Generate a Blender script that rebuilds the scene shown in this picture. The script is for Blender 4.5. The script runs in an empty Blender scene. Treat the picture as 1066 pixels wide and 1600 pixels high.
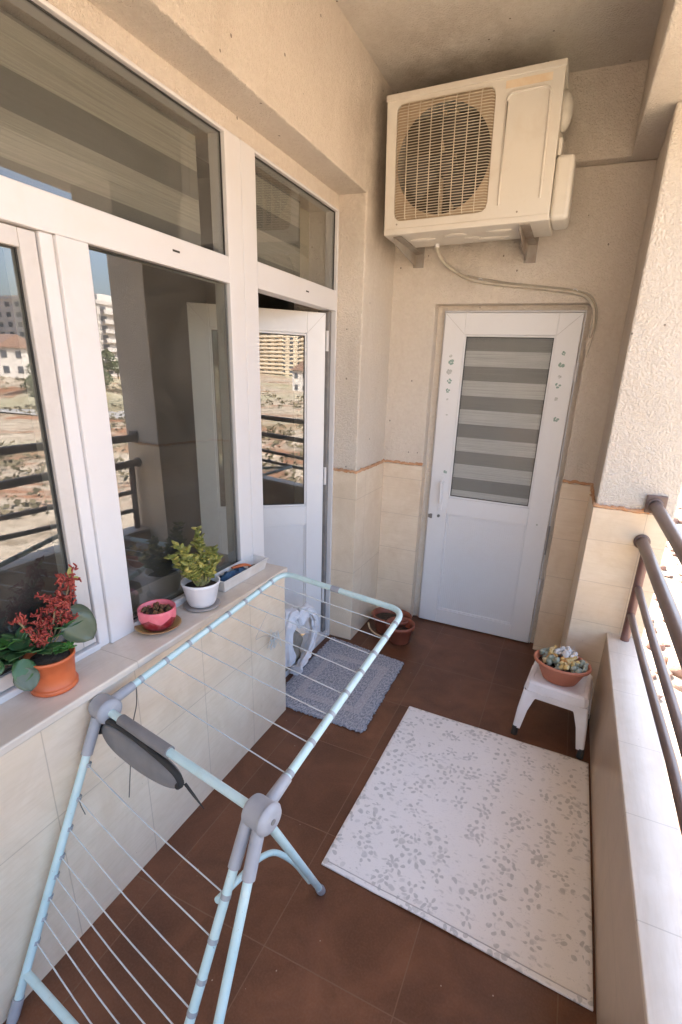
import bpy, bmesh, math, random
from mathutils import Vector, Matrix, noise
random.seed(7)
R = math.radians
sc = bpy.context.scene
col = sc.collection

# ---------------------------------------------------------------- camera
FPX, CX, CY, PW, PH = 758.743, 567.768, 837.627, 1066.0, 1600.0
ROWS = [[0.9187101323238549, 0.3925971118988021, 0.04288590087901146], [0.16263522676581152, -0.27713686574888147, -0.9469661771455828], [-0.3598909220587788, 0.8769621801261476, -0.3184585669252377]]
cam_d = bpy.data.cameras.new('camera'); cam = bpy.data.objects.new('camera', cam_d); col.objects.link(cam)
cam_d.sensor_fit = 'VERTICAL'; cam_d.sensor_height = 24.0; cam_d.lens = FPX / PH * 24.0
cam_d.shift_x = -(CX - PW / 2) / PH
cam_d.shift_y = (CY - PH / 2) / PH
cam_d.clip_start = 0.02; cam_d.clip_end = 3000
r_, d_, f_ = [Vector(v) for v in ROWS]
cam.matrix_world = Matrix(((r_.x, -d_.x, -f_.x, 0), (r_.y, -d_.y, -f_.y, 0), (r_.z, -d_.z, -f_.z, 1.62), (0, 0, 0, 1)))
sc.camera = cam

# ---------------------------------------------------------------- world + sun
SUN_EL = 50.0
sun_dir = Vector((-0.46, 0.62, 0)).normalized() * math.cos(R(SUN_EL)) + Vector((0, 0, math.sin(R(SUN_EL))))
w = bpy.data.worlds.new('World'); sc.world = w; w.use_nodes = True
nt = w.node_tree; nt.nodes.clear()
sky = nt.nodes.new('ShaderNodeTexSky'); sky.sky_type = 'NISHITA'; sky.sun_disc = False
sky.sun_elevation = R(SUN_EL); sky.sun_rotation = math.atan2(sun_dir.x, sun_dir.y)
sky.air_density = 1.0; sky.dust_density = 5.0; sky.ozone_density = 1.0
bg = nt.nodes.new('ShaderNodeBackground'); bg.inputs[1].default_value = 0.15
wo = nt.nodes.new('ShaderNodeOutputWorld')
nt.links.new(sky.outputs[0], bg.inputs[0]); nt.links.new(bg.outputs[0], wo.inputs[0])
sd = bpy.data.lights.new('sun', 'SUN'); sd.energy = 5.0; sd.angle = R(0.5); sd.color = (1.0, 0.93, 0.84)
so = bpy.data.objects.new('sun', sd); col.objects.link(so)
so.rotation_euler = sun_dir.to_track_quat('Z', 'Y').to_euler(); so.location = (0, 0, 60)
sc.view_settings.view_transform = 'Standard'; sc.view_settings.look = 'None'
sc.view_settings.exposure = 2.97; sc.view_settings.gamma = 1.0
sc.cycles.max_bounces = 10; sc.cycles.diffuse_bounces = 6; sc.cycles.glossy_bounces = 5
sc.cycles.transparent_max_bounces = 12; sc.cycles.caustics_reflective = False

# ---------------------------------------------------------------- helpers
class MB:
    def __init__(s): s.v = []; s.f = []; s.sm = []
    def add(s, vs, fs, smooth=False):
        b = len(s.v); s.v += [Vector(v) for v in vs]
        for f in fs: s.f.append([b + i for i in f]); s.sm.append(smooth)
        return s
    def box(s, x0, x1, y0, y1, z0, z1):
        vs = [(x, y, z) for x in (x0, x1) for y in (y0, y1) for z in (z0, z1)]
        return s.add(vs, [(0, 1, 3, 2), (4, 6, 7, 5), (0, 4, 5, 1), (2, 3, 7, 6), (0, 2, 6, 4), (1, 5, 7, 3)])
    def prism(s, pts, h0, h1, axis='z'):
        n = len(pts)
        def P(a, b, c): return {'z': (a, b, c), 'y': (a, c, b), 'x': (c, a, b)}[axis]
        vs = [P(a, b, h0) for a, b in pts] + [P(a, b, h1) for a, b in pts]
        fs = [tuple(range(n))[::-1], tuple(range(n, 2 * n))] + [(i, (i + 1) % n, n + (i + 1) % n, n + i) for i in range(n)]
        return s.add(vs, fs)
    def tube(s, pts, r, n=12, caps=True, flat=None, ripple=0):
        P = [Vector(p) for p in pts]; rings = []; m = len(P)
        t0 = (P[1] - P[0]).normalized()
        a = t0.orthogonal().normalized() if abs(t0.z) > .95 else t0.cross(Vector((0, 0, 1))).normalized()
        for i, p in enumerate(P):
            t = (P[min(i + 1, m - 1)] - P[max(i - 1, 0)]).normalized()
            a = (a - t * a.dot(t)).normalized(); b = t.cross(a)
            rr = r[i] if isinstance(r, (list, tuple)) else r
            fl = flat or 1.0
            rings.append([p + (a * math.cos(k * 2 * math.pi / n) + b * math.sin(k * 2 * math.pi / n) * fl) * rr * (1 + ripple * math.cos(5 * k * 2 * math.pi / n + i * .12) + ripple * .6 * math.cos(9 * k * 2 * math.pi / n - i * .17)) for k in range(n)])
        vs = [v for g in rings for v in g]; fs = []
        for i in range(m - 1):
            for k in range(n):
                fs.append((i * n + k, i * n + (k + 1) % n, (i + 1) * n + (k + 1) % n, (i + 1) * n + k))
        s.add(vs, fs, True)
        if caps:
            s.add(rings[0], [tuple(range(n))[::-1]]); s.add(rings[-1], [tuple(range(n))])
        return s
    def lathe(s, prof, c=(0, 0, 0), n=40, sx=1.0, sy=1.0, rot=0.0, smooth=True):
        vs = []; fs = []; m = len(prof); cr, sr = math.cos(rot), math.sin(rot)
        for r, z in prof:
            for k in range(n):
                t = 2 * math.pi * k / n; x = r * math.cos(t) * sx; y = r * math.sin(t) * sy
                vs.append((c[0] + x * cr - y * sr, c[1] + x * sr + y * cr, c[2] + z))
        for i in range(m - 1):
            for k in range(n):
                fs.append((i * n + k, i * n + (k + 1) % n, (i + 1) * n + (k + 1) % n, (i + 1) * n + k))
        return s.add(vs, fs, smooth)
    def ell(s, c, rad, rot=None, seg=10, rings=7, bump=0.0, seed=0):
        vs = []; fs = []; rot = rot or Matrix.Identity(3)
        for i in range(rings + 1):
            ph = math.pi * i / rings
            for k in range(seg):
                th = 2 * math.pi * k / seg
                d = Vector((math.sin(ph) * math.cos(th), math.sin(ph) * math.sin(th), math.cos(ph)))
                q = 1 + bump * noise.noise(d * 2.3 + Vector((seed * 3.1, seed * 1.7, seed)))
                vs.append(Vector(c) + rot @ Vector((d.x * rad[0] * q, d.y * rad[1] * q, d.z * rad[2] * q)))
        for i in range(rings):
            for k in range(seg):
                fs.append((i * seg + k, (i + 1) * seg + k, (i + 1) * seg + (k + 1) % seg, i * seg + (k + 1) % seg))
        return s.add(vs, fs, True)
    def leaf(s, c, d, up, L, W, thick=0.0018, cup=0.12, bend=0.15):
        """a fleshy leaf starting at c, growing along d, its face turned to up"""
        d = Vector(d).normalized(); sd = d.cross(Vector(up)); sd = sd.normalized() if sd.length > 1e-4 else d.orthogonal().normalized()
        u = sd.cross(d).normalized(); c = Vector(c); nl, nw = 8, 5; top = []; bot = []
        for i in range(nl + 1):
            t = i / nl; wd = W * 0.5 * (math.sin(math.pi * min(1, t ** 0.8 * 0.985 + 0.015)) ** 0.62) + 0.0008
            for j in range(nw):
                q = (j / (nw - 1)) * 2 - 1
                p = c + d * (t * L) + sd * (q * wd) + u * (cup * W * q * q - bend * L * t * t)
                e = thick * (1 - q * q) * math.sin(math.pi * min(1, t + .05)) + 0.0003
                top.append(p + u * e); bot.append(p - u * e)
        n = len(top); fs = []
        for i in range(nl):
            for j in range(nw - 1):
                a = i * nw + j; fs.append((a, a + 1, a + nw + 1, a + nw)); fs.append((n + a, n + a + nw, n + a + nw + 1, n + a + 1))
        for i in range(nl):
            a = i * nw; fs.append((a, a + nw, n + a + nw, n + a)); b = a + nw - 1; fs.append((b, n + b, n + b + nw, b + nw))
        return s.add(top + bot, fs, True)
    def xf(s, M, start=0):
        for i in range(start, len(s.v)): s.v[i] = M @ s.v[i]
        return s
    def ring(s, outer, inner, y0, y1):
        """plate in the xz plane between two loops of equal length, from depth y0 (front) to y1"""
        n = len(outer)
        vs = [(x, y0, z) for x, z in outer] + [(x, y0, z) for x, z in inner] + [(x, y1, z) for x, z in outer] + [(x, y1, z) for x, z in inner]
        fs = []
        for i in range(n):
            j = (i + 1) % n
            fs += [(i, j, n + j, n + i), (2 * n + i, 3 * n + i, 3 * n + j, 2 * n + j), (i, 2 * n + i, 2 * n + j, j), (n + i, n + j, 3 * n + j, 3 * n + i)]
        return s.add(vs, fs)
    def build(s, name, m, parent=None, loc=None, local=False, bevel=0.0, auto=True):
        base = Vector(loc) if loc is not None else Vector((0, 0, 0))
        if parent is not None:
            q = parent; base = Vector((0, 0, 0))
            while q is not None: base += q.location; q = q.parent
        if local: base = Vector((0, 0, 0))
        me = bpy.data.meshes.new(name); me.from_pydata([v - base for v in s.v], [], s.f)
        me.polygons.foreach_set('use_smooth', s.sm)
        bm = bmesh.new(); bm.from_mesh(me); bmesh.ops.recalc_face_normals(bm, faces=bm.faces[:]); bm.to_mesh(me); bm.free()
        me.materials.append(m); o = bpy.data.objects.new(name, me); col.objects.link(o)
        if parent is not None: o.parent = parent
        elif loc is not None: o.location = loc
        if bevel:
            b = o.modifiers.new('bevel', 'BEVEL'); b.width = bevel; b.segments = 2; b.limit_method = 'ANGLE'; b.angle_limit = R(40)
        me.update(); return o

def thing(name, label, cat, loc=(0, 0, 0), group=None, rot=None):
    o = bpy.data.objects.new(name, None); col.objects.link(o); o.location = loc; o.empty_display_size = .1
    if rot: o.rotation_euler = rot
    return tag(o, label, cat, group)
def tag(o, label, cat, group=None):
    o['label'] = label; o['category'] = cat
    if group: o['group'] = group
    return o
def struct(o): o['kind'] = 'structure'; return o

class N:
    """small node-tree writer"""
    def __init__(s, name):
        s.m = bpy.data.materials.new(name); s.m.use_nodes = True; s.t = s.m.node_tree; s.t.nodes.clear()
        s.out = s.n('ShaderNodeOutputMaterial'); s.b = s.n('ShaderNodeBsdfPrincipled'); s.l(s.b.outputs[0], s.out.inputs[0])
    def n(s, k, **kw):
        q = s.t.nodes.new(k)
        for a, b in kw.items(): setattr(q, a, b)
        return q
    def l(s, a, b): s.t.links.new(a, b)
    def val(s, inp, v):
        if hasattr(v, 'links') or hasattr(v, 'is_linked'): s.l(v, inp)
        else: inp.default_value = v
    def math(s, op, a, b=None, c=None):
        q = s.n('ShaderNodeMath', operation=op); s.val(q.inputs[0], a)
        if b is not None: s.val(q.inputs[1], b)
        if c is not None: s.val(q.inputs[2], c)
        return q.outputs[0]
    def mix(s, f, a, b, mode='MIX'):
        q = s.n('ShaderNodeMix', data_type='RGBA', blend_type=mode); s.val(q.inputs[0], f)
        s.val(q.inputs[6], c4(a)); s.val(q.inputs[7], c4(b)); return q.outputs[2]
    def pos(s): return s.n('ShaderNodeNewGeometry').outputs['Position']
    def obj(s): return s.n('ShaderNodeTexCoord').outputs['Object']
    def scale(s, v, sc_): q = s.n('ShaderNodeMapping'); s.l(v, q.inputs[0]); q.inputs['Scale'].default_value = sc_; return q.outputs[0]
    def noise(s, v, sc_, det=4, rough=.55, dist=0):
        q = s.n('ShaderNodeTexNoise'); s.l(v, q.inputs['Vector']); q.inputs['Scale'].default_value = sc_
        q.inputs['Detail'].default_value = det; q.inputs['Roughness'].default_value = rough; q.inputs['Distortion'].default_value = dist
        return q.outputs['Fac']
    def voro(s, v, sc_, feat='F1'):
        q = s.n('ShaderNodeTexVoronoi', feature=feat); s.l(v, q.inputs['Vector']); q.inputs['Scale'].default_value = sc_; return q
    def ramp(s, f, stops):
        q = s.n('ShaderNodeValToRGB'); s.l(f, q.inputs[0]); e = q.color_ramp.elements
        while len(e) < len(stops): e.new(0.5)
        for i, (p, c) in enumerate(stops): e[i].position = p; e[i].color = c4(c) if not isinstance(c, float) else (c, c, c, 1)
        return q.outputs[0]
    def step(s, f, a, b): q = s.n('ShaderNodeMapRange'); s.l(f, q.inputs[0]); q.inputs[1].default_value = a; q.inputs[2].default_value = b; return q.outputs[0]
    def bump(s, h, st=.5, d=.01, prev=None):
        q = s.n('ShaderNodeBump'); s.val(q.inputs['Height'], h); q.inputs['Strength'].default_value = st; q.inputs['Distance'].default_value = d
        if prev is not None: s.l(prev, q.inputs['Normal'])
        return q.outputs[0]
    def line(s, v, sp, off, wd):
        a = s.math('FRACT', s.math('DIVIDE', s.math('SUBTRACT', v, off), sp))
        a = s.math('ABSOLUTE', s.math('SUBTRACT', a, .5))
        return s.math('GREATER_THAN', a, .5 - wd / 2 / sp)
    def fin(s, color=None, rough=None, normal=None, metal=None, spec=None, coat=None, sub=None):
        if color is not None: s.val(s.b.inputs['Base Color'], c4(color))
        if rough is not None: s.val(s.b.inputs['Roughness'], rough)
        if normal is not None: s.l(normal, s.b.inputs['Normal'])
        if metal is not None: s.b.inputs['Metallic'].default_value = metal
        if spec is not None: s.b.inputs['Specular IOR Level'].default_value = spec
        if coat is not None: s.b.inputs['Coat Weight'].default_value = coat
        return s.m
def c4(c): return (c[0], c[1], c[2], 1) if isinstance(c, tuple) and len(c) == 3 else c

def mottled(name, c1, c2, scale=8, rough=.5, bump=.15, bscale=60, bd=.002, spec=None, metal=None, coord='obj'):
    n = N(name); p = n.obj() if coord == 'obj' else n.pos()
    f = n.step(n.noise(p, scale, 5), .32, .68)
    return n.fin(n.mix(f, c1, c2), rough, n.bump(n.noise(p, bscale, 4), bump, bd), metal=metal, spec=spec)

# ---------------------------------------------------------------- materials
def plaster(name, c1, c2):
    n = N(name); p = n.pos()
    big = n.step(n.noise(p, 1.7, 4), .3, .7); fine = n.step(n.noise(p, 55, 3), .3, .75)
    c = n.mix(big, c1, c2); c = n.mix(n.math('MULTIPLY', fine, .30), c, (c1[0] * .72, c1[1] * .68, c1[2] * .62))
    grime = n.step(n.noise(n.scale(p, (1.6, 1.6, .55)), 3.2, 7, .72, .8), .50, .74); c = n.mix(n.math('MULTIPLY', grime, .22), c, (c1[0] * .60, c1[1] * .52, c1[2] * .43))
    ac_dist = n.n('ShaderNodeVectorMath', operation='DISTANCE'); n.l(n.scale(p, (1, 1, 1.15)), ac_dist.inputs[0]); ac_dist.inputs[1].default_value = (-.72, 2.78, 3.02)
    so_ = n.math('MULTIPLY', n.math('SUBTRACT', 1.0, n.step(ac_dist.outputs['Value'], .30, .72)), n.step(n.noise(p, 6, 6, .7), .30, .62)); c = n.mix(n.math('MULTIPLY', so_, .55), c, (.17, .11, .07))  # browner and darker towards the air conditioner, broken up by noise
    v = n.voro(n.scale(p, (1, 1, .8)), 11); sp = n.math('LESS_THAN', v.outputs['Distance'], .045)
    cr_ = n.voro(p, 1.6, 'DISTANCE_TO_EDGE'); wv_ = n.math('MULTIPLY', n.math('LESS_THAN', n.math('ADD', cr_.outputs['Distance'], n.math('MULTIPLY', n.math('SUBTRACT', n.noise(p, 18, 4), .5), .06)), .0022), n.math('GREATER_THAN', n.noise(p, 1.3, 2), .50)); c = n.mix(n.math('MULTIPLY', wv_, .0), c, (.25, .18, .12))
    c = n.mix(n.math('MULTIPLY', sp, .75), c, (.13, .09, .06))
    warp = n.n('ShaderNodeMapping'); n.l(p, warp.inputs[0]); warp.inputs['Rotation'].default_value = (R(32), R(28), R(20)); warp.inputs['Scale'].default_value = (1, 1.6, 1.0)
    h1 = n.noise(warp.outputs[0], 110, 4, .6, .25); h2 = n.noise(p, 12, 3)
    crack = n.math('LESS_THAN', n.voro(p, 42, 'DISTANCE_TO_EDGE').outputs['Distance'], .02)
    nb = n.bump(h2, .25, .02); nb = n.bump(n.step(h1, .36, .64), .85, .0055, nb)
    return n.fin(c, .92, nb, spec=.2)
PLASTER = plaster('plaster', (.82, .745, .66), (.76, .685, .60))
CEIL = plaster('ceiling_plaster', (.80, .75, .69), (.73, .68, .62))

def cladding(name, c1, c2, ax, sp, off, zsp, zoff, jw=.003, rough=.35):
    """cream stone-look tile; joints along one horizontal axis and height"""
    n = N(name); p = n.pos(); s = n.n('ShaderNodeSeparateXYZ'); n.l(p, s.inputs[0])
    j1 = n.line(s.outputs['XYZ'.index(ax)], sp, off, jw); j2 = n.line(s.outputs[2] if ax != 'Z' else s.outputs[1], zsp, zoff, jw)
    j = n.math('MAXIMUM', j1, j2)
    f = n.step(n.noise(p, 5, 6, .65, 1.2), .35, .65)
    st = n.noise(n.scale(p, (60, 6, 60)) if ax == 'Y' else n.scale(p, (6, 60, 60)), 2.0, 3)
    c = n.mix(f, c1, c2); c = n.mix(n.math('MULTIPLY', n.step(st, .45, .7), .35), c, (c1[0] * .82, c1[1] * .78, c1[2] * .70))
    c = n.mix(n.math('MULTIPLY', j, .40), c, (.30, .22, .15))
    gr_ = n.step(n.noise(p, 2.6, 7, .75, .6), .52, .75); c = n.mix(n.math('MULTIPLY', gr_, .35), c, (c1[0] * .66, c1[1] * .56, c1[2] * .44))
    sp_ = n.math('LESS_THAN', n.voro(p, 14).outputs['Distance'], .028); c = n.mix(n.math('MULTIPLY', sp_, .6), c, (.25, .16, .10))
    h = n.math('SUBTRACT', n.math('MULTIPLY', st, .15), j)
    return n.fin(c, rough, n.bump(h, .4, .002), spec=.45)
CC1, CC2 = (.78, .66, .52), (.71, .58, .44)
CLAD_LEFT = cladding('cladding_left', CC1, CC2, 'Y', .29, .61, .46, .46)
CLAD_BACK = cladding('cladding_back', CC1, CC2, 'X', .93, -.40, .24, .27)
CLAD_PIL = cladding('cladding_pillar', (.76, .64, .50), (.68, .55, .41), 'X', 2.0, .37, .21, .085)
CLAD_PAR = cladding('cladding_parapet', (.54, .41, .30), (.47, .36, .27), 'Y', .62, 1.30, .46, .235, .003)
COPING = cladding('coping_stone', (.72, .62, .52), (.66, .56, .46), 'Y', .315, 1.60, 9, 5.0, .003, .45)
LEDGE = cladding('ledge_stone', (.70, .62, .54), (.62, .54, .46), 'Y', .62, .905, 9, 5.0, .003, .3)
GROUT = mottled('orange_grout', (.52, .25, .12), (.62, .40, .25), 24, .9, .8, 120, .004, coord='pos')

n = N('floor_tile'); p = n.pos(); s = n.n('ShaderNodeSeparateXYZ'); n.l(p, s.inputs[0])
j = n.math('MAXIMUM', n.line(s.outputs[0], .405, -.185, .0035), n.line(s.outputs[1], .41, .81, .0035))
f1 = n.step(n.noise(p, 4.2, 6, .65, .8), .34, .68); f2 = n.step(n.noise(p, 22, 6, .75), .28, .80); f3 = n.step(n.noise(p, 160, 2), .4, .7)
# every tile a shade of its own
tx = n.math('FLOOR', n.math('DIVIDE', n.math('ADD', s.outputs[0], .185), .405)); ty = n.math('FLOOR', n.math('DIVIDE', n.math('SUBTRACT', s.outputs[1], .81), .41))
cb = n.n('ShaderNodeCombineXYZ'); n.l(tx, cb.inputs[0]); n.l(ty, cb.inputs[1]); wn = n.n('ShaderNodeTexWhiteNoise'); n.l(cb.outputs[0], wn.inputs[0])
c = n.mix(f1, (.095, .034, .016), (.20, .080, .040)); c = n.mix(n.math('MULTIPLY', f2, .22), c, (.24, .105, .055)); c = n.mix(n.math('MULTIPLY', n.step(n.noise(p, 2.6, 5, .6, .6), .42, .70), .50), c, (.060, .022, .012)); c = n.mix(n.math('MULTIPLY', f3, .2), c, (.24, .14, .09))
c = n.mix(n.math('MULTIPLY', wn.outputs[0], .45), c, (.07, .026, .014))
v = n.voro(p, 16); c = n.mix(n.math('MULTIPLY', n.math('LESS_THAN', v.outputs['Distance'], .035), .6), c, (.5, .42, .34))
c = n.mix(n.math('MULTIPLY', j, .8), c, (.18, .10, .06))
FLOOR = n.fin(c, n.math('ADD', .27, n.math('MULTIPLY', f2, .25)), n.bump(n.math('SUBTRACT', n.math('MULTIPLY', f2, .25), j), .4, .0015), spec=.4)

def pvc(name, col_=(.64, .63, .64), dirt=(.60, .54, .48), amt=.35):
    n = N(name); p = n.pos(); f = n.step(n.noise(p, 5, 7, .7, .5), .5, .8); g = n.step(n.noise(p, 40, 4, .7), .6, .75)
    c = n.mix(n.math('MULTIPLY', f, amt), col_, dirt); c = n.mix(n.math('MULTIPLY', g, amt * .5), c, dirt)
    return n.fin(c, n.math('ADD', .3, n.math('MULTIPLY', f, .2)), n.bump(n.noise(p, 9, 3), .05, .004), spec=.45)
PVC = pvc('white_pvc')
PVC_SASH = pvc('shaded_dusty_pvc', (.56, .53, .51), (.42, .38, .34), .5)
PVC_DOOR = pvc('white_pvc_door', (.74, .74, .76), (.62, .59, .58), .25)
SEAM = mottled('seam_grey', (.35, .33, .32), (.45, .43, .42), 30, .7)
GASKET = mottled('black_gasket', (.02, .02, .02), (.04, .04, .038), 20, .6)
METAL_DARK = mottled('dark_grey_profile', (.16, .15, .15), (.22, .21, .20), 20, .4)

def glass(name, tint=(.80, .83, .80), base=.10, k=1.3, dust=.022):
    m = bpy.data.materials.new(name); m.use_nodes = True; t = m.node_tree; t.nodes.clear()
    o = t.nodes.new('ShaderNodeOutputMaterial'); mx = t.nodes.new('ShaderNodeMixShader'); tr = t.nodes.new('ShaderNodeBsdfTransparent'); gl = t.nodes.new('ShaderNodeBsdfGlossy')
    tr.inputs[0].default_value = c4(tint); gl.inputs['Roughness'].default_value = 0.0; gl.inputs[0].default_value = (.95, .97, 1, 1)
    fr = t.nodes.new('ShaderNodeFresnel'); fr.inputs[0].default_value = 1.52
    ma = t.nodes.new('ShaderNodeMath'); ma.operation = 'MULTIPLY_ADD'; ma.use_clamp = True; ma.inputs[1].default_value = k; ma.inputs[2].default_value = base
    tc = t.nodes.new('ShaderNodeTexCoord'); no = t.nodes.new('ShaderNodeTexNoise'); no.inputs['Scale'].default_value = 1.4; no.inputs['Detail'].default_value = 1
    bu = t.nodes.new('ShaderNodeBump'); bu.inputs['Strength'].default_value = .045; bu.inputs['Distance'].default_value = .05
    t.links.new(tc.outputs['Object'], no.inputs['Vector']); t.links.new(no.outputs['Fac'], bu.inputs['Height']); t.links.new(bu.outputs[0], gl.inputs['Normal'])
    t.links.new(fr.outputs[0], ma.inputs[0]); ge = t.nodes.new('ShaderNodeNewGeometry'); sb = t.nodes.new('ShaderNodeMath'); sb.operation = 'SUBTRACT'; sb.inputs[0].default_value = 1.0; t.links.new(ge.outputs['Backfacing'], sb.inputs[1])
    ml = t.nodes.new('ShaderNodeMath'); ml.operation = 'MULTIPLY'; t.links.new(ma.outputs[0], ml.inputs[0]); t.links.new(sb.outputs[0], ml.inputs[1]); t.links.new(ml.outputs[0], mx.inputs[0]); t.links.new(tr.outputs[0], mx.inputs[1]); t.links.new(gl.outputs[0], mx.inputs[2]); df = t.nodes.new('ShaderNodeBsdfDiffuse'); df.inputs[0].default_value = (.72, .69, .64, 1); m2 = t.nodes.new('ShaderNodeMixShader')
    n2 = t.nodes.new('ShaderNodeTexNoise'); n2.inputs['Scale'].default_value = 7; n2.inputs['Detail'].default_value = 7; n2.inputs['Roughness'].default_value = .7; t.links.new(tc.outputs['Object'], n2.inputs['Vector'])
    mr = t.nodes.new('ShaderNodeMapRange'); mr.inputs[1].default_value = .35; mr.inputs[2].default_value = .75; mr.inputs[3].default_value = dust * .4; mr.inputs[4].default_value = dust * 2.0
    t.links.new(n2.outputs['Fac'], mr.inputs[0]); t.links.new(mr.outputs[0], m2.inputs[0]); t.links.new(mx.outputs[0], m2.inputs[1]); t.links.new(df.outputs[0], m2.inputs[2]); t.links.new(m2.outputs[0], o.inputs[0])
    return m
GLASS = glass('window_glass', (.74, .76, .73), .095, 1.2)
GLASS_TOP = glass('top_light_glass', (.81, .82, .81), .045, 1.0)
GLASS_DOOR = glass('door_glass', (.86, .87, .87), .0, .22)

def zebra(name, light, dark, period, off, dw, axis=2, fine=.006):
    n = N(name); p = n.pos(); s = n.n('ShaderNodeSeparateXYZ'); n.l(p, s.inputs[0])
    a = n.math('FRACT', n.math('DIVIDE', n.math('SUBTRACT', s.outputs[2], off), period)); m_ = n.math('LESS_THAN', a, dw / period)
    fl = n.noise(n.scale(p, (3, 3, 260)), 1.0, 3); w_ = n.noise(n.scale(p, (120, 120, 3)), 1.0, 2)
    c = n.mix(m_, light, dark); c = n.mix(n.math('MULTIPLY', n.step(fl, .4, .65), .35), c, tuple(x * .6 for x in dark)); c = n.mix(n.math('MULTIPLY', w_, .15), c, tuple(x * .6 for x in light))
    return n.fin(c, .85)
BLIND_WIN = zebra('zebra_fabric_window', (.43, .405, .35), (.17, .165, .15), .187, 2.165, .085)
BLIND_DOOR = zebra('zebra_fabric_door', (.80, .77, .74), (.36, .34, .32), .1645, 1.767, .080)
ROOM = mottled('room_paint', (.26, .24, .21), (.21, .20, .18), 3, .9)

AC_WHITE = pvc('aged_cream_casing', (.66, .62, .56), (.52, .44, .35), .5)
AC_LID = pvc('aged_cream_lid', (.62, .58, .52), (.50, .42, .34), .5)
AC_BUFF = mottled('shroud_paint', (.46, .36, .25), (.36, .27, .18), 12, .6)
AC_DARK = mottled('fan_plastic', (.05, .045, .042), (.085, .075, .065), 8, .55)
AC_COIL = mottled('coil_fins', (.05, .04, .03), (.09, .07, .05), 60, .6)
WIRE = mottled('grille_wire', (.66, .58, .46), (.52, .44, .34), 30, .4)
TAPE = mottled('tape_residue', (.68, .52, .35), (.74, .62, .48), 25, .7)
BRK = mottled('rusty_bracket', (.36, .34, .31), (.26, .21, .17), 9, .6, .3)
BRK2 = mottled('rusty_bracket_dark', (.23, .17, .13), (.38, .34, .30), 9, .6, .3)
CONDUIT = mottled('grey_conduit', (.40, .35, .28), (.50, .45, .37), 20, .5)
WHITEP = mottled('white_plastic', (.78, .76, .76), (.68, .65, .64), 12, .4)

RAIL = mottled('brown_rail_paint', (.13, .085, .072), (.18, .12, .10), 10, .38, .1, 80)
POST = mottled('post_paint', (.13, .06, .05), (.17, .09, .075), 10, .4, .1, 80)
n = N('mint_enamel'); p = n.obj(); c = n.mix(n.step(n.noise(p, 14, 4), .3, .7), (.47, .645, .655), (.56, .70, .70))
c = n.mix(n.math('MULTIPLY', n.step(n.noise(p, 30, 6, .75), .52, .74), .35), c, (.42, .44, .42)); chip = n.math('GREATER_THAN', n.noise(p, 85, 5, .7), .685); c = n.mix(n.math('MULTIPLY', chip, .85), c, (.20, .13, .09))
MINT = n.fin(c, n.math('ADD', .32, n.math('MULTIPLY', chip, .4)), n.bump(n.noise(p, 90, 3), .08, .001))
HUBG = mottled('grey_hub_plastic', (.30, .31, .345), (.37, .375, .40), 14, .5, .15, 90)
CLIPG = mottled('clip_plastic', (.27, .29, .31), (.36, .39, .41), 20, .5)
FOAM = mottled('grey_foam', (.17, .165, .165), (.23, .22, .22), 10, .85, .3, 150)
FOAMD = mottled('black_strap', (.02, .02, .02), (.035, .033, .03), 10, .8)
WIREW = mottled('plastic_coated_wire', (.60, .64, .66), (.52, .54, .55), 20, .4)
STRING = mottled('string', (.55, .52, .50), (.40, .36, .33), 40, .8)
DSTR = mottled('dark_string', (.08, .07, .06), (.13, .11, .10), 40, .8)

TERRA = mottled('orange_plastic_pot', (.56, .135, .045), (.50, .11, .035), 10, .42)
TERRA2 = mottled('terracotta_bowl', (.52, .19, .11), (.44, .15, .085), 9, .55, .2)
TERRA3 = mottled('brown_planter_plastic', (.22, .062, .034), (.28, .085, .05), 7, .5, .2)
SOIL = mottled('soil', (.035, .024, .017), (.10, .07, .05), 60, .95, .9, 90, .01)
PINK = None
n = N('pink_glaze'); p = n.obj(); s = n.n('ShaderNodeSeparateXYZ'); n.l(p, s.inputs[0])
ang = n.math('ARCTAN2', s.outputs[1], s.outputs[0])
zz = n.math('ADD', s.outputs[2], n.math('MULTIPLY', n.math('PINGPONG', n.math('MULTIPLY', ang, 1.6), 1.0), .020))
fz = n.math('LESS_THAN', zz, .056)
c = n.mix(fz, (.72, .16, .20), (.24, .012, .022)); c = n.mix(n.math('MULTIPLY', n.step(n.noise(p, 40, 4), .5, .7), .25), c, (.8, .35, .35))
PINK = n.fin(c, .35)
SAUCER = mottled('mustard_saucer', (.44, .30, .10), (.34, .16, .09), 30, .5)
WPOT = mottled('white_glazed_pot', (.78, .76, .78), (.70, .68, .70), 12, .3, .35, 22, .004)
GSAU = mottled('grey_saucer', (.28, .25, .24), (.36, .33, .31), 20, .5)
TROUGH = mottled('white_trough', (.72, .70, .68), (.60, .56, .52), 14, .4)
LEAFD = mottled('dark_leaf', (.030, .085, .028), (.055, .13, .045), 22, .35, .2, 60, spec=.5)
LEAFG = mottled('grey_leaf', (.075, .105, .062), (.10, .12, .085), 20, .38, .2, 60, spec=.5)
LEAFB = mottled('fresh_leaf', (.075, .22, .035), (.05, .15, .03), 22, .35, spec=.5)
JADE = mottled('jade_leaf', (.13, .16, .035), (.30, .27, .07), 28, .4, spec=.4)
JADEY = mottled('jade_yellow_leaf', (.52, .40, .10), (.34, .36, .10), 30, .4)
STEM = mottled('stem', (.20, .13, .07), (.28, .20, .10), 30, .7)
REDF = mottled('red_flower', (.23, .02, .018), (.38, .07, .045), 40, .55)
CLOTH_BLUE = mottled('blue_cloth', (.03, .07, .13), (.05, .10, .18), 40, .9)

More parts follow.
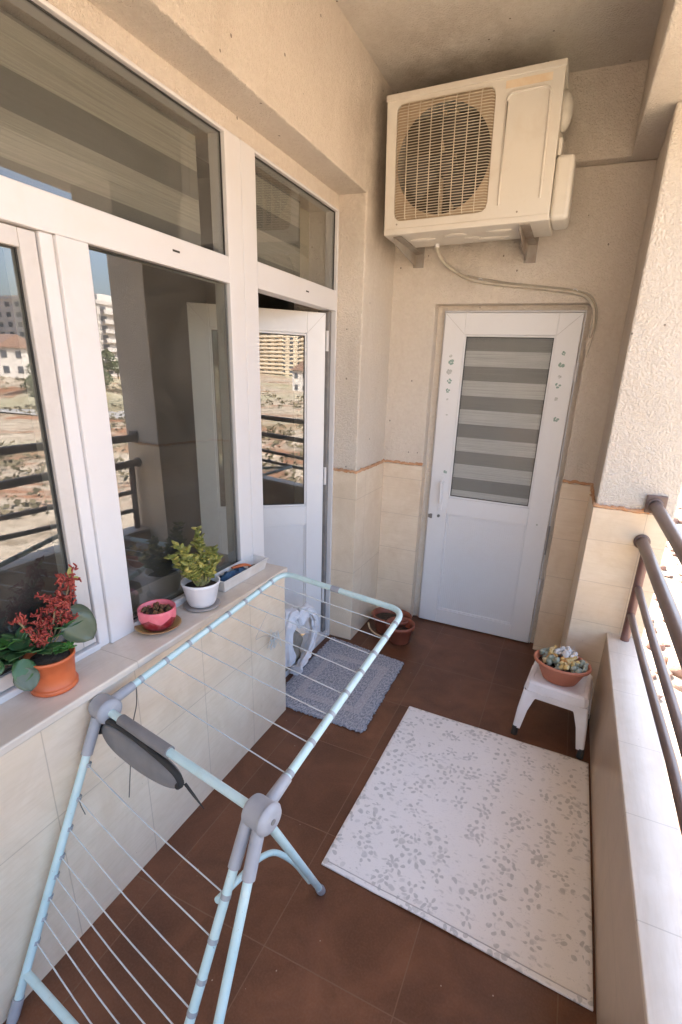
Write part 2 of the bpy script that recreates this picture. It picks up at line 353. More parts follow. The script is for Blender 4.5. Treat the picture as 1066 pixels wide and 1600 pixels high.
# ---------------------------------------------------------------- dimensions
XL = -1.09      # left wall plane
XW = -1.24      # window wall plane
YB = 2.94       # back wall plane
ZC = 2.95       # ceiling
ZH = 2.44       # window header underside
XP = .315       # parapet inner face
ZP = .47        # parapet top
YP = 2.42       # pillar front face
YN = -3.2       # near end of balcony

# ---------------------------------------------------------------- structure
struct(MB().box(-1.255, .50, YN, 3.17, -.16, 0).build('balcony_floor', FLOOR))
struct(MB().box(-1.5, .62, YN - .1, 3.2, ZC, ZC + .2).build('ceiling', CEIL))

# window wall: header, pilaster reveal, end wall part, door threshold
t = thing('window_wall', 'cream rough plastered house wall with deep header above the long window', 'wall', (XL, 1.0, 0))
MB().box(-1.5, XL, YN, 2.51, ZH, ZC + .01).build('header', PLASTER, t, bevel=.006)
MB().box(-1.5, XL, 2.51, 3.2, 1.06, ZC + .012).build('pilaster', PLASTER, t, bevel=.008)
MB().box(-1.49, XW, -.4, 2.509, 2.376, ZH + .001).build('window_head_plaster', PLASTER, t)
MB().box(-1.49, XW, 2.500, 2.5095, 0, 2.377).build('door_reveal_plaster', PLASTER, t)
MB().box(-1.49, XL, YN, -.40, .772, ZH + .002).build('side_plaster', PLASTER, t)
MB().box(-1.495, XL + .006, 2.504, YB + .02, -.01, 1.078).build('tile_cladding', CLAD_LEFT, t, bevel=.003)

def grout(parent, pts, seed):
    """ragged bead of orange grout along a polyline on top of the tiles"""
    rnd = random.Random(seed); P = []; rr = []
    for (a, b) in zip(pts[:-1], pts[1:]):
        a = Vector(a); b = Vector(b); k = max(3, int((b - a).length / .012))
        for i in range(k):
            q = a.lerp(b, i / k); P.append(q + Vector((0, 0, rnd.uniform(-.003, .004)))); rr.append(rnd.uniform(.006, .0095))
    P.append(Vector(pts[-1])); rr.append(.008)
    m = MB().tube(P, rr, 7)
    for _ in range(int(len(P) * .5)):
        q = rnd.choice(P); m.ell(q + Vector((rnd.uniform(-.003, .003), 0, rnd.uniform(.002, .008))), (rnd.uniform(.006, .018), rnd.uniform(.004, .006), rnd.uniform(.002, .006)), seg=7, rings=5, bump=.8, seed=rnd.random() * 9)
    return m.build('orange_grout', GROUT, parent)
grout(t, [(-1.245, 2.503, 1.083), (-1.088, 2.503, 1.083), (-1.082, 2.62, 1.084), (-1.083, 2.94, 1.086)], 1)
MB().box(-1.35, -1.236, 1.755, 2.483, 0, .035).build('threshold', PVC, t, bevel=.004)

# ledge wall under the window
t = thing('ledge_wall', 'low cream tiled wall under the window with a pale stone sill carrying the flower pots', 'wall', (XL, .8, 0))
MB().box(-1.49, XL - .004, YN, 1.748, -.01, .745).build('tile_cladding', CLAD_LEFT, t, bevel=.003)
MB().box(-1.48, XL + .008, YN, 1.755, .747, .772).build('sill_slab', LEDGE, t, bevel=.0045)
# back wall with the door opening
t = thing('back_wall', 'cream plastered end wall round the white door, tiled up to an orange grout line', 'wall', (-.4, YB, 0))
m = MB(); x0, x1, zt = -.828, -.004, 2.006
m.prism([(XL - .01, 1.06), (x0, 1.06), (x0, zt), (x1, zt), (x1, 1.06), (.40, 1.06), (.40, 2.60), (XL - .01, 2.60)], YB, 3.2, 'y')
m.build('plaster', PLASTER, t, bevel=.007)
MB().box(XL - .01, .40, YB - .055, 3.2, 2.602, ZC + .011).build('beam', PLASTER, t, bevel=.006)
MB().box(XL - .01, x0 + .002, YB - .004, 3.2, -.01, 1.078).box(x1 - .002, .40, YB - .004, 3.2, -.01, 1.078).build('tile_cladding', CLAD_BACK, t, bevel=.003)
grout(t, [(XL, YB - .003, 1.088), (-.9, YB - .003, 1.086), (x0, YB - .004, 1.09)], 2)
grout(t, [(x1, YB - .004, 1.09), (.10, YB - .003, 1.086), (.155, YB - .003, 1.086)], 3)
MB().box(x0, x1, 3.018, 3.18, 0, zt).build('door_recess', PLASTER, t)

# corner pillar
t = thing('pillar', 'pale plastered corner pillar with cream tiles below, beside the railing', 'pillar', (.31, 2.68, 0))
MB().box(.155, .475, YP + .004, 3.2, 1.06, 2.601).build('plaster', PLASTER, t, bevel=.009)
MB().box(.147, .468, YP, 3.2, -.01, 1.078).build('tile_cladding', CLAD_PIL, t, bevel=.003)
grout(t, [(.148, YB - .01, 1.087), (.149, 2.6, 1.088), (.150, YP - .001, 1.088), (.26, YP - .001, 1.087), (.375, YP - .001, 1.085)], 4)
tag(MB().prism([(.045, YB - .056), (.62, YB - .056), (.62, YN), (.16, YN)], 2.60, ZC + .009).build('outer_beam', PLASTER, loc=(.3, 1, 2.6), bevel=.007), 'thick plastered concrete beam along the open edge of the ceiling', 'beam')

# parapet
t = thing('parapet', 'low balcony parapet with bright pale coping stones under the brown railing', 'parapet', (.38, 1.0, 0))
MB().box(XP + .003, .44, YN, YP - .001, -.01, .45).build('tile_cladding', CLAD_PAR, t, bevel=.002)
MB().box(XP, .450, YN, YP - .001, .452, ZP).build('coping', COPING, t, bevel=.003)

# room behind the window
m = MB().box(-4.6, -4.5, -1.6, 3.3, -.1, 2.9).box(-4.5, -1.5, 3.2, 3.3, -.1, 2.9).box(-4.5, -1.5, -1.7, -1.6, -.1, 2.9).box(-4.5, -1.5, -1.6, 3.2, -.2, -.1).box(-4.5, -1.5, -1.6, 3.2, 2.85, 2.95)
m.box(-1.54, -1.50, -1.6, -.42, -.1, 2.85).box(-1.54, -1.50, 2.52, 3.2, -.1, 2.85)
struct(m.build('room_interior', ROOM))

# ---------------------------------------------------------------- window
XF = -1.230
t = thing('window', 'long white plastic window with striped blinds in its top lights, above the flower pots', 'window', (XF, .9, .772))
m = MB(); XBk = -1.30
m.box(XBk, XF, -.4, 1.614, 1.907, 1.994)                    # transom
m.box(XBk, XF, -.4, 1.614, 2.364, 2.375)                    # head
m.box(XBk, XF, .944, 1.034, .772, 1.907)                    # mullion beside the sash
m.box(XBk, XF - .010, .908, .944, .772, 1.907)
m.box(XBk, XF, 1.034, 1.614, .772, .800)
m.box(XBk, XF - .004, -.4, .908, .772, .792)
m.box(XBk, XF, 1.614, 1.700, .772, 2.375)
m.box(XBk, XF, -.4, -.31, .792, 1.907)
m.build('frame', PVC, t, bevel=.003)
def pane(parent, y0, y1, z0, z1, xg, name='pane', mat=None, bead=True, bx=.016):
    g = MB().box(xg - .003, xg, y0 - .004, y1 + .004, z0 - .004, z1 + .004).build(name, mat or GLASS, parent)
    if bead:
        b = .0035; m = MB()
        for (a0, a1, c0, c1) in ((y0, y0 + b, z0, z1), (y1 - b, y1, z0, z1), (y0 + b, y1 - b, z0, z0 + b), (y0 + b, y1 - b, z1 - b, z1)):
            m.box(xg + .0005, xg + .006, a0, a1, c0, c1)
        m.build('gasket', GASKET, g)
    return g
pane(t, -.4, 1.614, 1.994, 2.364, XF - .022, mat=GLASS_TOP)
pg_ = pane(t, 1.034, 1.614, .800, 1.907, XF - .026)
for v_ in pg_.data.vertices: v_.co.x += math.tan(R(2.2)) * (v_.co.y + t.location.y - 1.324)
sa = MB(); xs = XF - .018
sa.box(XBk - .01, xs, .862, .905, .795, 1.904).box(XBk - .01, xs, -.30, .862, 1.862, 1.904).box(XBk - .01, xs, -.30, .862, .795, .835)
sa.box(XBk - .01, xs, -.305, -.30, .795, 1.904)
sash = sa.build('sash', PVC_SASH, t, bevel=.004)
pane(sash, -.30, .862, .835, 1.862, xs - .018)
bl = MB()
for y0, y1 in ((-.36, 1.590),): bl.box(-1.335, -1.332, y0, y1, 1.985, 2.36)
b = bl.build('blind', BLIND_WIN, t)
for y, z in ((.79, 1.952), (1.335, 1.952)):                 # drainage slots
    MB().box(XF - .004, XF + .0012, y, y + .030, z, z + .006).build('drain_slot', GASKET, t)

# ---------------------------------------------------------------- balcony door set
t = thing('open_balcony_door', 'white glazed door standing ajar into the dark room, right of the long window', 'door', (XF, 2.1, 0))
m = MB()
m.box(XBk, XF, 1.702, 1.790, .0, 2.375)
m.box(XBk, XF, 1.790, 2.485, 1.917, 2.013).box(XBk, XF, 1.790, 2.485, 2.364, 2.375).box(XBk, XF, 2.485, 2.4995, 0, 2.375)
m.build('door_frame', PVC, t, bevel=.003)
MB().box(XBk - .02, XF - .024, 2.452, 2.4845, .036, 1.916).build('frame_seal', METAL_DARK, t, bevel=.004)
pane(t, 1.790, 2.485, 2.013, 2.364, XF - .022, mat=GLASS_TOP)
MB().box(-1.335, -1.332, 1.80, 2.29, 1.985, 2.36).build('blind', BLIND_WIN, t)
MB().box(-1.42, -1.40, 2.20, 2.50, 2.02, 2.40).build('curtain', mottled('curtain', (.62, .55, .44), (.5, .45, .36), 6, .9), t)
m = MB().box(XF - .004, XF + .0012, 2.17, 2.195, 1.962, 1.968); m.build('drain_slot', GASKET, t)

def door_leaf(parent, W, H, st, gz0, gz1, pz0, pz1, glassmat, z0=0.0, dp=.055, local=True):
    m = MB()
    m.box(0, st, 0, dp, z0, H).box(W - st, W, 0, dp, z0, H).box(st, W - st, 0, dp, z0, pz0).box(st, W - st, 0, dp, pz1, gz0).box(st, W - st, 0, dp, gz1, H)
    lf = m.build('leaf', PVC_DOOR, parent, local=True, bevel=.003)
    m = MB(); b = .010
    for (a0, a1, c0, c1) in ((st, W - st, gz0, gz1), (st, W - st, pz0, pz1)):
        m.box(a0 + .0005, a0 + b, .005, .02, c0 + .0005, c1 - .0005).box(a1 - b, a1 - .0005, .005, .02, c0 + .0005, c1 - .0005)
        m.box(a0 + b, a1 - b, .005, .02, c0 + .0005, c0 + b).box(a0 + b, a1 - b, .005, .02, c1 - b, c1 - .0005)
    m.build('glazing_bead', PVC_DOOR, lf, local=True, bevel=.002)
    for (a_, b_) in (((.004, H - .004), (st - .003, gz1 + .003)), ((W - .004, H - .004), (W - st + .003, gz1 + .003))):
        MB().tube([(a_[0], 0, a_[1]), (b_[0], 0, b_[1])], .0007, 4).build('miter_seam', SEAM, lf, local=True)
    m = MB(); k = max(6, int((W - 2 * st - 2 * b) / .0125)); wd = (W - 2 * st - 2 * b) / k
    for i in range(k):
        a = st + b + i * wd; m.box(a + .0006, a + wd - .0006, .0125, .022, pz0 + b, pz1 - b)
    m.box(st + b, W - st - b, .0155, .030, pz0 + b, pz1 - b)
    m.build('grooved_panel', PVC_DOOR, lf, local=True)
    g = MB().box(st + b - .002, W - st - b + .002, .016, .020, gz0 + b - .002, gz1 - b + .002).build('pane', glassmat, lf, local=True)
    m = MB(); q = .004
    for (a0, a1, c0, c1) in ((st + b, st + b + q, gz0 + b, gz1 - b), (W - st - b - q, W - st - b, gz0 + b, gz1 - b), (st + b + q, W - st - b - q, gz0 + b, gz0 + b + q), (st + b + q, W - st - b - q, gz1 - b - q, gz1 - b)):
        m.box(a0, a1, .011, .0155, c0, c1)
    m.build('gasket', GASKET, lf, local=True)
    return lf
# leaf, hinged on its right edge, swung about 50 degrees into the room
OA = 39.0; Wd = .68; hinge = Vector((-1.268, 2.444, 0)); xa = Vector((math.cos(R(OA)), math.sin(R(OA)), 0))
leaf_root = hinge - xa * Wd
lr = bpy.data.objects.new('swinging_leaf', None); col.objects.link(lr); lr.parent = t
lr.location = leaf_root - t.location; lr.rotation_euler = (0, 0, R(OA))
def leaf_open(parent):
    W, H, st = Wd, 1.905, .098
    m = MB(); dp = .06; gz0, gz1, pz0, pz1 = .875, 1.80, .12, .765
    return W, H, st, gz0, gz1, pz0, pz1
W, H, st, gz0, gz1, pz0, pz1 = leaf_open(None)
door_leaf(lr, W, H, st, gz0, gz1, pz0, pz1, GLASS, z0=.038)
m = MB()
for z in (.25, 1.0, 1.72): m.tube([(Wd + .010, .002, z), (Wd + .010, .002, z + .10)], .0085, 10)
m.build('hinge', PVC, lr, local=True)

# ---------------------------------------------------------------- white end door
t = thing('end_door', 'closed white door with striped blind and green flower stickers, in the end wall', 'door', (-.775, 2.985, 0))
lf = door_leaf(t, .735, 1.966, .120, .893, 1.852, .108, .785, GLASS_DOOR, z0=.008, dp=.030)
m = MB(); m.box(-.012, -.003, .018, .032, 0, 1.980).box(.738, .747, .018, .032, 0, 1.980).box(-.003, .738, .018, .032, 1.969, 1.980)
m.build('door_frame', PVC, t, local=True, bevel=.003)
MB().box(.125, .61, .0215, .0235, .89, 1.85).build('blind', BLIND_DOOR, t, local=True)
m = MB().box(.062, .088, -.007, 0, .80, 1.03).build('handle_plate', PVC_DOOR, lf, local=True, bevel=.004)
h = MB(); h.tube([(.075, -.005, .985), (.075, -.040, .985)], .010, 12); h.tube([(.075, -.040, .988), (.079, -.042, .95), (.080, -.041, .86)], [.0105, .0095, .008], 12, flat=.8)
h.build('handle', PVC_DOOR, lf, local=True)
m = MB().tube([(.070, -.0075, .765), (.070, -.0005, .765)], .0095, 14).box(.012, .028, -.004, .0, .742, .772)
m.build('lock_cylinder', METAL_DARK, lf, local=True)
MB().box(.001, .013, -.003, .0, .745, .768).box(.742, .750, .006, .012, .62, .80).build('latch', METAL_DARK, lf, local=True)
for z in (.36, 1.0, 1.62):
    MB().tube([(.744, .004, z), (.744, .004, z + .10)], .0085, 10).build('hinge', PVC, t, local=True)
STK = mottled('sticker_green', (.22, .33, .29), (.30, .40, .37), 60, .6); STKG = mottled('sticker_grey', (.42, .44, .43), (.52, .53, .52), 60, .6)
rn = random.Random(4)
def sticker(x, z, r, mat, k=5):
    m = MB()
    for i in range(k):
        a = i * 2 * math.pi / k + rn.random(); rad = r * rn.uniform(.45, .7)
        cx_, cz_ = x + math.cos(a) * rad, z + math.sin(a) * rad; q = r * rn.uniform(.32, .55)
        m.prism([(cx_ + math.cos(b_ * math.pi / 4) * q * (1 + .3 * math.cos(a)), cz_ + math.sin(b_ * math.pi / 4) * q) for b_ in range(8)], -.0008 - .00003 * i, .0002, 'y')
    m.build('sticker', mat, lf, local=True)
for x, z, r, g in ((.052, 1.735, .010, 1), (.057, 1.70, .017, 0), (.050, 1.648, .017, 1), (.056, 1.595, .016, 0), (.052, 1.54, .014, 0), (.055, 1.49, .006, 1), (.060, 1.40, .007, 1), (.085, 1.055, .012, 0),
                   (.665, 1.765, .012, 0), (.662, 1.705, .015, 0), (.663, 1.645, .009, 1), (.662, 1.60, .016, 0), (.665, 1.528, .010, 1), (.682, 1.42, .015, 0), (.672, .80, .006, 1)):
    sticker(x, z, r, STKG if g else STK)

# ---------------------------------------------------------------- air conditioner
AW, AH, AD = .765, .535, .265
t = thing('air_conditioner', 'cream outdoor air conditioning unit with wire grille, high on the end wall', 'air conditioner', (-.627, 2.55, 2.295), rot=(0, R(-1.6), 0))
def angs(extra, k=96):
    a = sorted(set([i * 2 * math.pi / k for i in range(k)] + [x % (2 * math.pi) for x in extra])); return a
def rrect(cx_, cz_, hw, hh, r, A):
    out = []
    for a in A:
        c_, s_ = math.cos(a), math.sin(a); tt = min(hw / abs(c_) if abs(c_) > 1e-9 else 1e9, hh / abs(s_) if abs(s_) > 1e-9 else 1e9)
        x, z = c_ * tt, s_ * tt
        if r > 0 and abs(x) > hw - r and abs(z) > hh - r:
            ox, oz = math.copysign(hw - r, x), math.copysign(hh - r, z)
            # ray / corner circle
            B = -2 * (c_ * ox + s_ * oz); Cc = ox * ox + oz * oz - r * r; D = max(0, B * B - 4 * Cc); q = (-B + math.sqrt(D)) / 2; x, z = c_ * q, s_ * q
        out.append((cx_ + x, cz_ + z))
    return out
gcx, gcz, ghw, ghh = -.112, .268, .222, .232
ox0, ox1, oz0, oz1 = -AW / 2, AW / 2, 0.0, AH
ex = [math.atan2(z - gcz, x - gcx) for x in (ox0, ox1) for z in (oz0, oz1)]
A = angs(ex)
def outer_rect(A):
    out = []
    for a in A:
        c_, s_ = math.cos(a), math.sin(a)
        tx_ = ((ox1 - gcx) / c_ if c_ > 1e-9 else (ox0 - gcx) / c_ if c_ < -1e-9 else 1e9); tz_ = ((oz1 - gcz) / s_ if s_ > 1e-9 else (oz0 - gcz) / s_ if s_ < -1e-9 else 1e9)
        q = min(tx_, tz_); out.append((gcx + c_ * q, gcz + s_ * q))
    return out
fp = MB().ring(outer_rect(A), rrect(gcx, gcz, ghw, ghh, .035, A), 0, .012).build('front_panel', AC_WHITE, t, local=True, bevel=.004)
body = MB(); ww = .004
body.box(ox0 + .003, ox0 + .003 + ww, .012, AD, .003, AH - .003).box(ox1 - .003 - ww, ox1 - .003, .012, AD, .003, AH - .003)
body.box(ox0 + .007, ox1 - .007, .012, AD, AH - .007, AH - .003).box(ox0 + .007, ox1 - .007, .012, AD, .003, .008)
body.build('casing', AC_WHITE, t, local=True)
MB().box(ox0 - .004, ox1 + .004, -.005, AD + .003, AH - .020, AH + .006).build('top_lid', AC_LID, t, local=True, bevel=.005)
m = MB().box(ox0 - .002, ox1 + .002, -.003, AD + .002, -.022, .006)
m.build('bottom_tray', AC_WHITE, t, local=True, bevel=.006)
m = MB()
for (x, y, a, b_) in ((-.22, .13, .07, .030), (-.05, .10, .055, .035), (.02, .17, .04, .03), (.16, .09, .06, .02), (.10, .20, .10, .02)):
    m.ell((x, y, -.0215), (a, b_, .008), seg=20, rings=8)
m.build('tray_embossing', AC_WHITE, t, local=True)
m = MB().ring(rrect(gcx, gcz, ghw + .010, ghh + .010, .04, A), [(gcx + math.cos(a) * .217, gcz + math.sin(a) * .217) for a in A], .016, .020)
m.build('fan_shroud', AC_BUFF, t, local=True)
m = MB().box(gcx - ghw - .01, gcx + ghw + .01, .19, .195, gcz - ghh - .01, gcz + ghh + .01)
m.build('coil', AC_COIL, t, local=True)
fan = MB()
for k in range(3):
    a0 = k * 2 * math.pi / 3 + .5; vs = []; fs = []; NA, NR = 14, 7
    for i in range(NA + 1):
        for j_ in range(NR + 1):
            rr = .045 + (.195 - .045) * j_ / NR; a = a0 + (i / NA) * (1.25 - .25 * j_ / NR) + .35 * j_ / NR
            vs.append((gcx + math.cos(a) * rr, .055 + .05 * i / NA, gcz + math.sin(a) * rr))
    for i in range(NA):
        for j_ in range(NR):
            q = i * (NR + 1) + j_; fs.append((q, q + 1, q + NR + 2, q + NR + 1))
    fan.add(vs, fs, True)
fo = fan.build('fan', AC_DARK, t, local=True)
sm = fo.modifiers.new('solid', 'SOLIDIFY'); sm.thickness = .003
hb = MB().lathe([(0, .045), (.03, .045), (.048, .06), (.05, .11)], n=28); hb.xf(Matrix.Translation((gcx, 0, gcz)) @ Matrix(((1, 0, 0, 0), (0, 0, 1, 0), (0, -1, 0, 0), (0, 0, 0, 1))))
hb.build('fan_hub', AC_DARK, fo, local=True)
# motor mount seen through the blades
MB().box(gcx - .035, gcx - .022, .13, .14, gcz - .23, gcz + .23).box(gcx + .022, gcx + .035, .13, .14, gcz - .23, gcz + .23).build('motor_mount', AC_BUFF, t, local=True)
gr = MB(); k = 42
for i in range(k):
    z = gcz - ghh + .006 + i * (2 * ghh - .012) / (k - 1); dz = abs(z - gcz); r = .035
    hw = ghw - .002
    if dz > ghh - r: hw = ghw - r + math.sqrt(max(0, r * r - (dz - (ghh - r)) ** 2)) - .002
    bow = .010
    gr.tube([(gcx - hw, .004, z), (gcx - hw + .012, -bow * .6, z), (gcx, -bow, z), (gcx + hw - .012, -bow * .6, z), (gcx + hw, .004, z)], .0017, 5)
for i in range(7):
    x = gcx - .165 + i * .055; gr.tube([(x, .004, gcz - ghh + .004), (x, -.0075, gcz - ghh + .016), (x, -.0085, gcz), (x, -.0075, gcz + ghh - .016), (x, .004, gcz + ghh - .004)], .0022, 6)
gr.build('wire_grille', WIRE, t, local=True)
# raised panel right of the grille: a rounded bead open at the bottom
px0, px1, pz1_, pz0_ = .160, .335, .462, .055
P = [(px0, -.001, pz0_), (px0, -.001, pz1_ - .03)]
for i in range(7):
    a = math.pi - i * math.pi / 12; P.append((px0 + .03 + .03 * math.cos(a), -.001, pz1_ - .03 + .03 * math.sin(a)))
for i in range(7):
    a = math.pi / 2 - i * math.pi / 12; P.append((px1 - .03 + .03 * math.cos(a), -.001, pz1_ - .03 + .03 * math.sin(a)))
P.append((px1, -.001, pz0_ + .01))
MB().tube(P, [.004] + [.0055] * (len(P) - 2) + [.004], 10).build('embossed_bead', AC_WHITE, fp, local=True)
MB().box(.150, .335, -.0012, .001, .478, .505).build('tape_residue', TAPE, fp, local=True)
for x in (-.318, .245): MB().tube([(x, -.002, .022), (x, .002, .022)], .004, 8).build('screw', BRK2, fp, local=True)
m = MB().box(ox1 - .002, ox1 + .075, .045, .225, -.012, .235); vc = m.build('valve_cover', AC_WHITE, t, local=True, bevel=.02)
vc.modifiers['bevel'].segments = 4
m = MB().box(ox1 - .002, ox1 + .016, .06, .19, .235, .30); m.build('valve_flange', AC_WHITE, t, local=True, bevel=.006)
hn = MB().ell((ox1 + .002, .15, .425), (.034, .045, .075), seg=16, rings=10).build('side_handle', AC_WHITE, t, local=True)

# ---- brackets: a channel pair under the tray
def channel(x, mat, label, yf, z1, L, drop):
    t = thing('wall_bracket', label, 'bracket', (x, YB, z1), 'brackets under the air conditioner')
    m = MB()
    m.prism([(yf, z1), (YB - .002, z1), (YB - .002, z1 - drop), (YB - .03, z1 - drop), (yf, z1 - .024)], x - .022, x - .0185, 'x')
    m.box(x - .018, x + .022, yf, YB - .002, z1 - .0035, z1)
    m.build('arm', mat, t)
    MB().box(x - .030, x + .030, YB - .0015 - .004, YB - .0015, z1 - drop - .01, z1 + .03).build('wall_plate', mat, t)
channel(-.945, BRK, 'grey dusty steel bracket under the left end of the air conditioner', 2.57, 2.262, .3, .060)
channel(-.345, BRK2, 'rusty brown steel bracket under the right end of the air conditioner', 2.57, 2.281, .3, .075)

# drain hose along the wall
def smooth(P, k=6):
    P = [Vector(p) for p in P]; out = []
    Q = [P[0] * 2 - P[1]] + P + [P[-1] * 2 - P[-2]]
    for i in range(1, len(Q) - 2):
        a, b_, c_, d__ = Q[i - 1:i + 3]
        for s_ in range(k):
            u = s_ / k; out.append(.5 * ((2 * b_) + (c_ - a) * u + (2 * a - 5 * b_ + 4 * c_ - d__) * u * u + (3 * b_ - a - 3 * c_ + d__) * u ** 3))
    out.append(P[-1]); return out
t = thing('drain_hose', 'grey hose and thin cable curving down from the air conditioner and over the door', 'hose', (-.8, 2.9, 2.27))
yb = YB - .010
MB().tube(smooth([(-.800, 2.78, 2.268), (-.800, 2.79, 2.24), (-.785, 2.86, 2.205), (-.74, yb, 2.172), (-.66, yb, 2.132), (-.585, yb, 2.112), (-.45, yb, 2.094), (-.315, yb, 2.080), (-.20, yb, 2.066), (-.095, yb, 2.050), (-.04, yb, 2.028), (-.003, yb, 1.985), (.010, yb, 1.93), (.012, yb, 1.885), (.006, yb, 1.84)], 6), [.0092] * 78 + [.009 - i * .0006 for i in range(7)], 12).build('hose', CONDUIT, t)
MB().tube(smooth([(-.66, yb + .004, 2.146), (-.45, yb + .004, 2.108), (-.20, yb + .004, 2.079), (-.09, yb + .003, 2.062), (-.02, yb, 2.035), (.018, yb, 1.97), (.024, yb, 1.89), (.014, yb, 1.80), (.004, yb, 1.745)], 8), .0028, 8).build('cable', CONDUIT, t)
MB().lathe([(0, 0), (.020, 0), (.020, -.012), (.012, -.014), (.012, -.030), (0, -.030)], (-.800, 2.78, 2.283), 20).build('drain_spout', WHITEP, t)
for x, z in ((-.585, 2.116), (-.10, 2.056)):
    MB().tube([(x + .012 * math.sin(a), yb + .004 - .012 * math.cos(a) * .6, z + .013 * math.cos(a + .3)) for a in [i * math.pi / 7 for i in range(15)]], .003, 6).build('hose_clip', WHITEP, t)

# ---------------------------------------------------------------- railing
t = thing('railing', 'brown painted tubular steel railing fixed to the pillar above the parapet', 'railing', (.392, 1.0, ZP))
MB().tube([(.390, YP - .001, 1.120), (.400, 1.9, 1.112), (.400, YN, 1.112)], .0255, 20).build('top_rail', RAIL, t)
MB().tube([(.372, YP - .001, .950), (.382, 2.2, .938), (.390, 1.7, .925), (.395, YN, .915)], .0250, 20).build('rail', RAIL, t)
MB().tube([(.394, 2.385, .742), (.397, 1.9, .738), (.400, 1.3, .745), (.400, YN, .745)], .0160, 16).build('rail', RAIL, t)
MB().tube([(.391, 2.385, .605), (.396, 1.9, .615), (.400, 1.33, .640), (.400, YN, .650)], .0155, 16).build('rail', RAIL, t)
MB().tube([(.391, 2.376, ZP), (.391, 2.376, .925)], .0195, 16).build('post', POST, t)
for y in (.9, -.6): MB().tube([(.395, y, ZP), (.395, y, .90)], .0195, 16).build('post', POST, t) if y < 0 else None
m = MB().box(.350, .432, YP - .012, YP - .0005, 1.085, 1.168)
m.build('wall_flange', RAIL, t, bevel=.008)
q = MB().lathe([(.026, 0), (.034, 0), (.034, .006), (.026, .006)], n=24); q.xf(Matrix.Translation((.388, YP - .019, 1.122)) @ Matrix.Rotation(R(90), 4, 'X').inverted()); q.build('collar', RAIL, t)
q = MB().lathe([(.0, 0), (.034, 0), (.034, .010), (.025, .010)], n=24); q.xf(Matrix.Translation((.372, YP - .001, .950)) @ Matrix.Rotation(R(90), 4, 'X')); q.build('collar', RAIL, t)

# ---------------------------------------------------------------- drying rack
HA = Vector((-1.058, .758, .720)); HB = Vector((-.476, .658, .720)); U = (HB - HA).normalized()
t = thing('clothes_rack', 'pale blue folding clothes drying rack with grey joints and one raised wing', 'drying rack', (-.75, .7, 0))
def arc(a, b, c, r, k=8):
    """points of a rounded corner at b between a and c"""
    a, b, c = Vector(a), Vector(b), Vector(c); p = b + (a - b).normalized() * r; q = b + (c - b).normalized() * r
    return [p.lerp(b, s_ / k).lerp(b.lerp(q, s_ / k), s_ / k) for s_ in range(k + 1)]
TR = .0105
cl = Vector((-.962, 1.530, .853)); cr = Vector((-.428, 1.440, .853))
la = HA + (cl - HA).normalized() * .02; rb = HB + (cr - HB).normalized() * .02
wing_pts = [la] + arc(la, cl, cr, .055) + arc(cl, cr, rb, .055) + [rb]
wg = MB().tube(wing_pts, TR, 16).build('raised_wing', MINT, t)
def at_y(a, b, y): s_ = (y - a.y) / (b.y - a.y); return a.lerp(b, s_)
for yl, yr in ((.876, .762), (.965, .855), (1.053, .950), (1.136, 1.030), (1.226, 1.118), (1.308, 1.204), (1.385, 1.285), (1.452, 1.361)):
    a = at_y(HA, cl, yl); b = at_y(HB, cr, yr); mid = a.lerp(b, .5) - Vector((0, 0, .006))
    MB().tube(smooth([a - Vector((0, 0, .004)), mid, b - Vector((0, 0, .004))], 4), .0017, 6).build('rung', WIREW, wg)
    for q, o_ in ((a, cl - HA), (b, cr - HB)):
        o_ = o_.normalized() * .0055; MB().tube([q - o_, q + o_], .0113, 12).build('rung_clip', CLIPG, wg)
far_m = cl.lerp(cr, .47); fd = (cr - cl).normalized() * .018
MB().tube([far_m - fd, far_m + fd], .0118, 14).build('end_clip', HUBG, wg)
# legs
FA = Vector((-1.076, .394, .0)); FB = Vector((-.452, .290, .0)); F2 = Vector((-.511, 1.023, .0))
def leg(a, b, name='leg', r=TR):
    d = (b - a).normalized(); lf_ = MB().tube([a + d * .02, b - d * .055], r, 16).build(name, MINT, t)
    MB().tube([b - d * .06, b - d * .02, b + d * .004], [.0135, .014, .0125], 16).build('foot', HUBG, lf_)
    MB().tube([a + d * .015, a + d * .115], .0145, 16).build('sleeve', HUBG, lf_); return lf_
l1 = leg(HA + Vector((-.004, -.012, -.006)), FA); l2 = leg(HB + Vector((.006, -.012, -.006)), FB)
l3d = (F2 - HB).normalized(); l3 = MB().tube([HB + l3d * .02, F2 - l3d * .04], TR, 16).build('leg', MINT, t)
MB().tube([F2 - l3d * .055, F2 - l3d * .02, F2 + l3d * .006], [.0125, .0145, .013], 16).build('foot', HUBG, l3)
MB().tube([HB + l3d * .015, HB + l3d * .055], .0140, 16).build('sleeve', HUBG, l3)
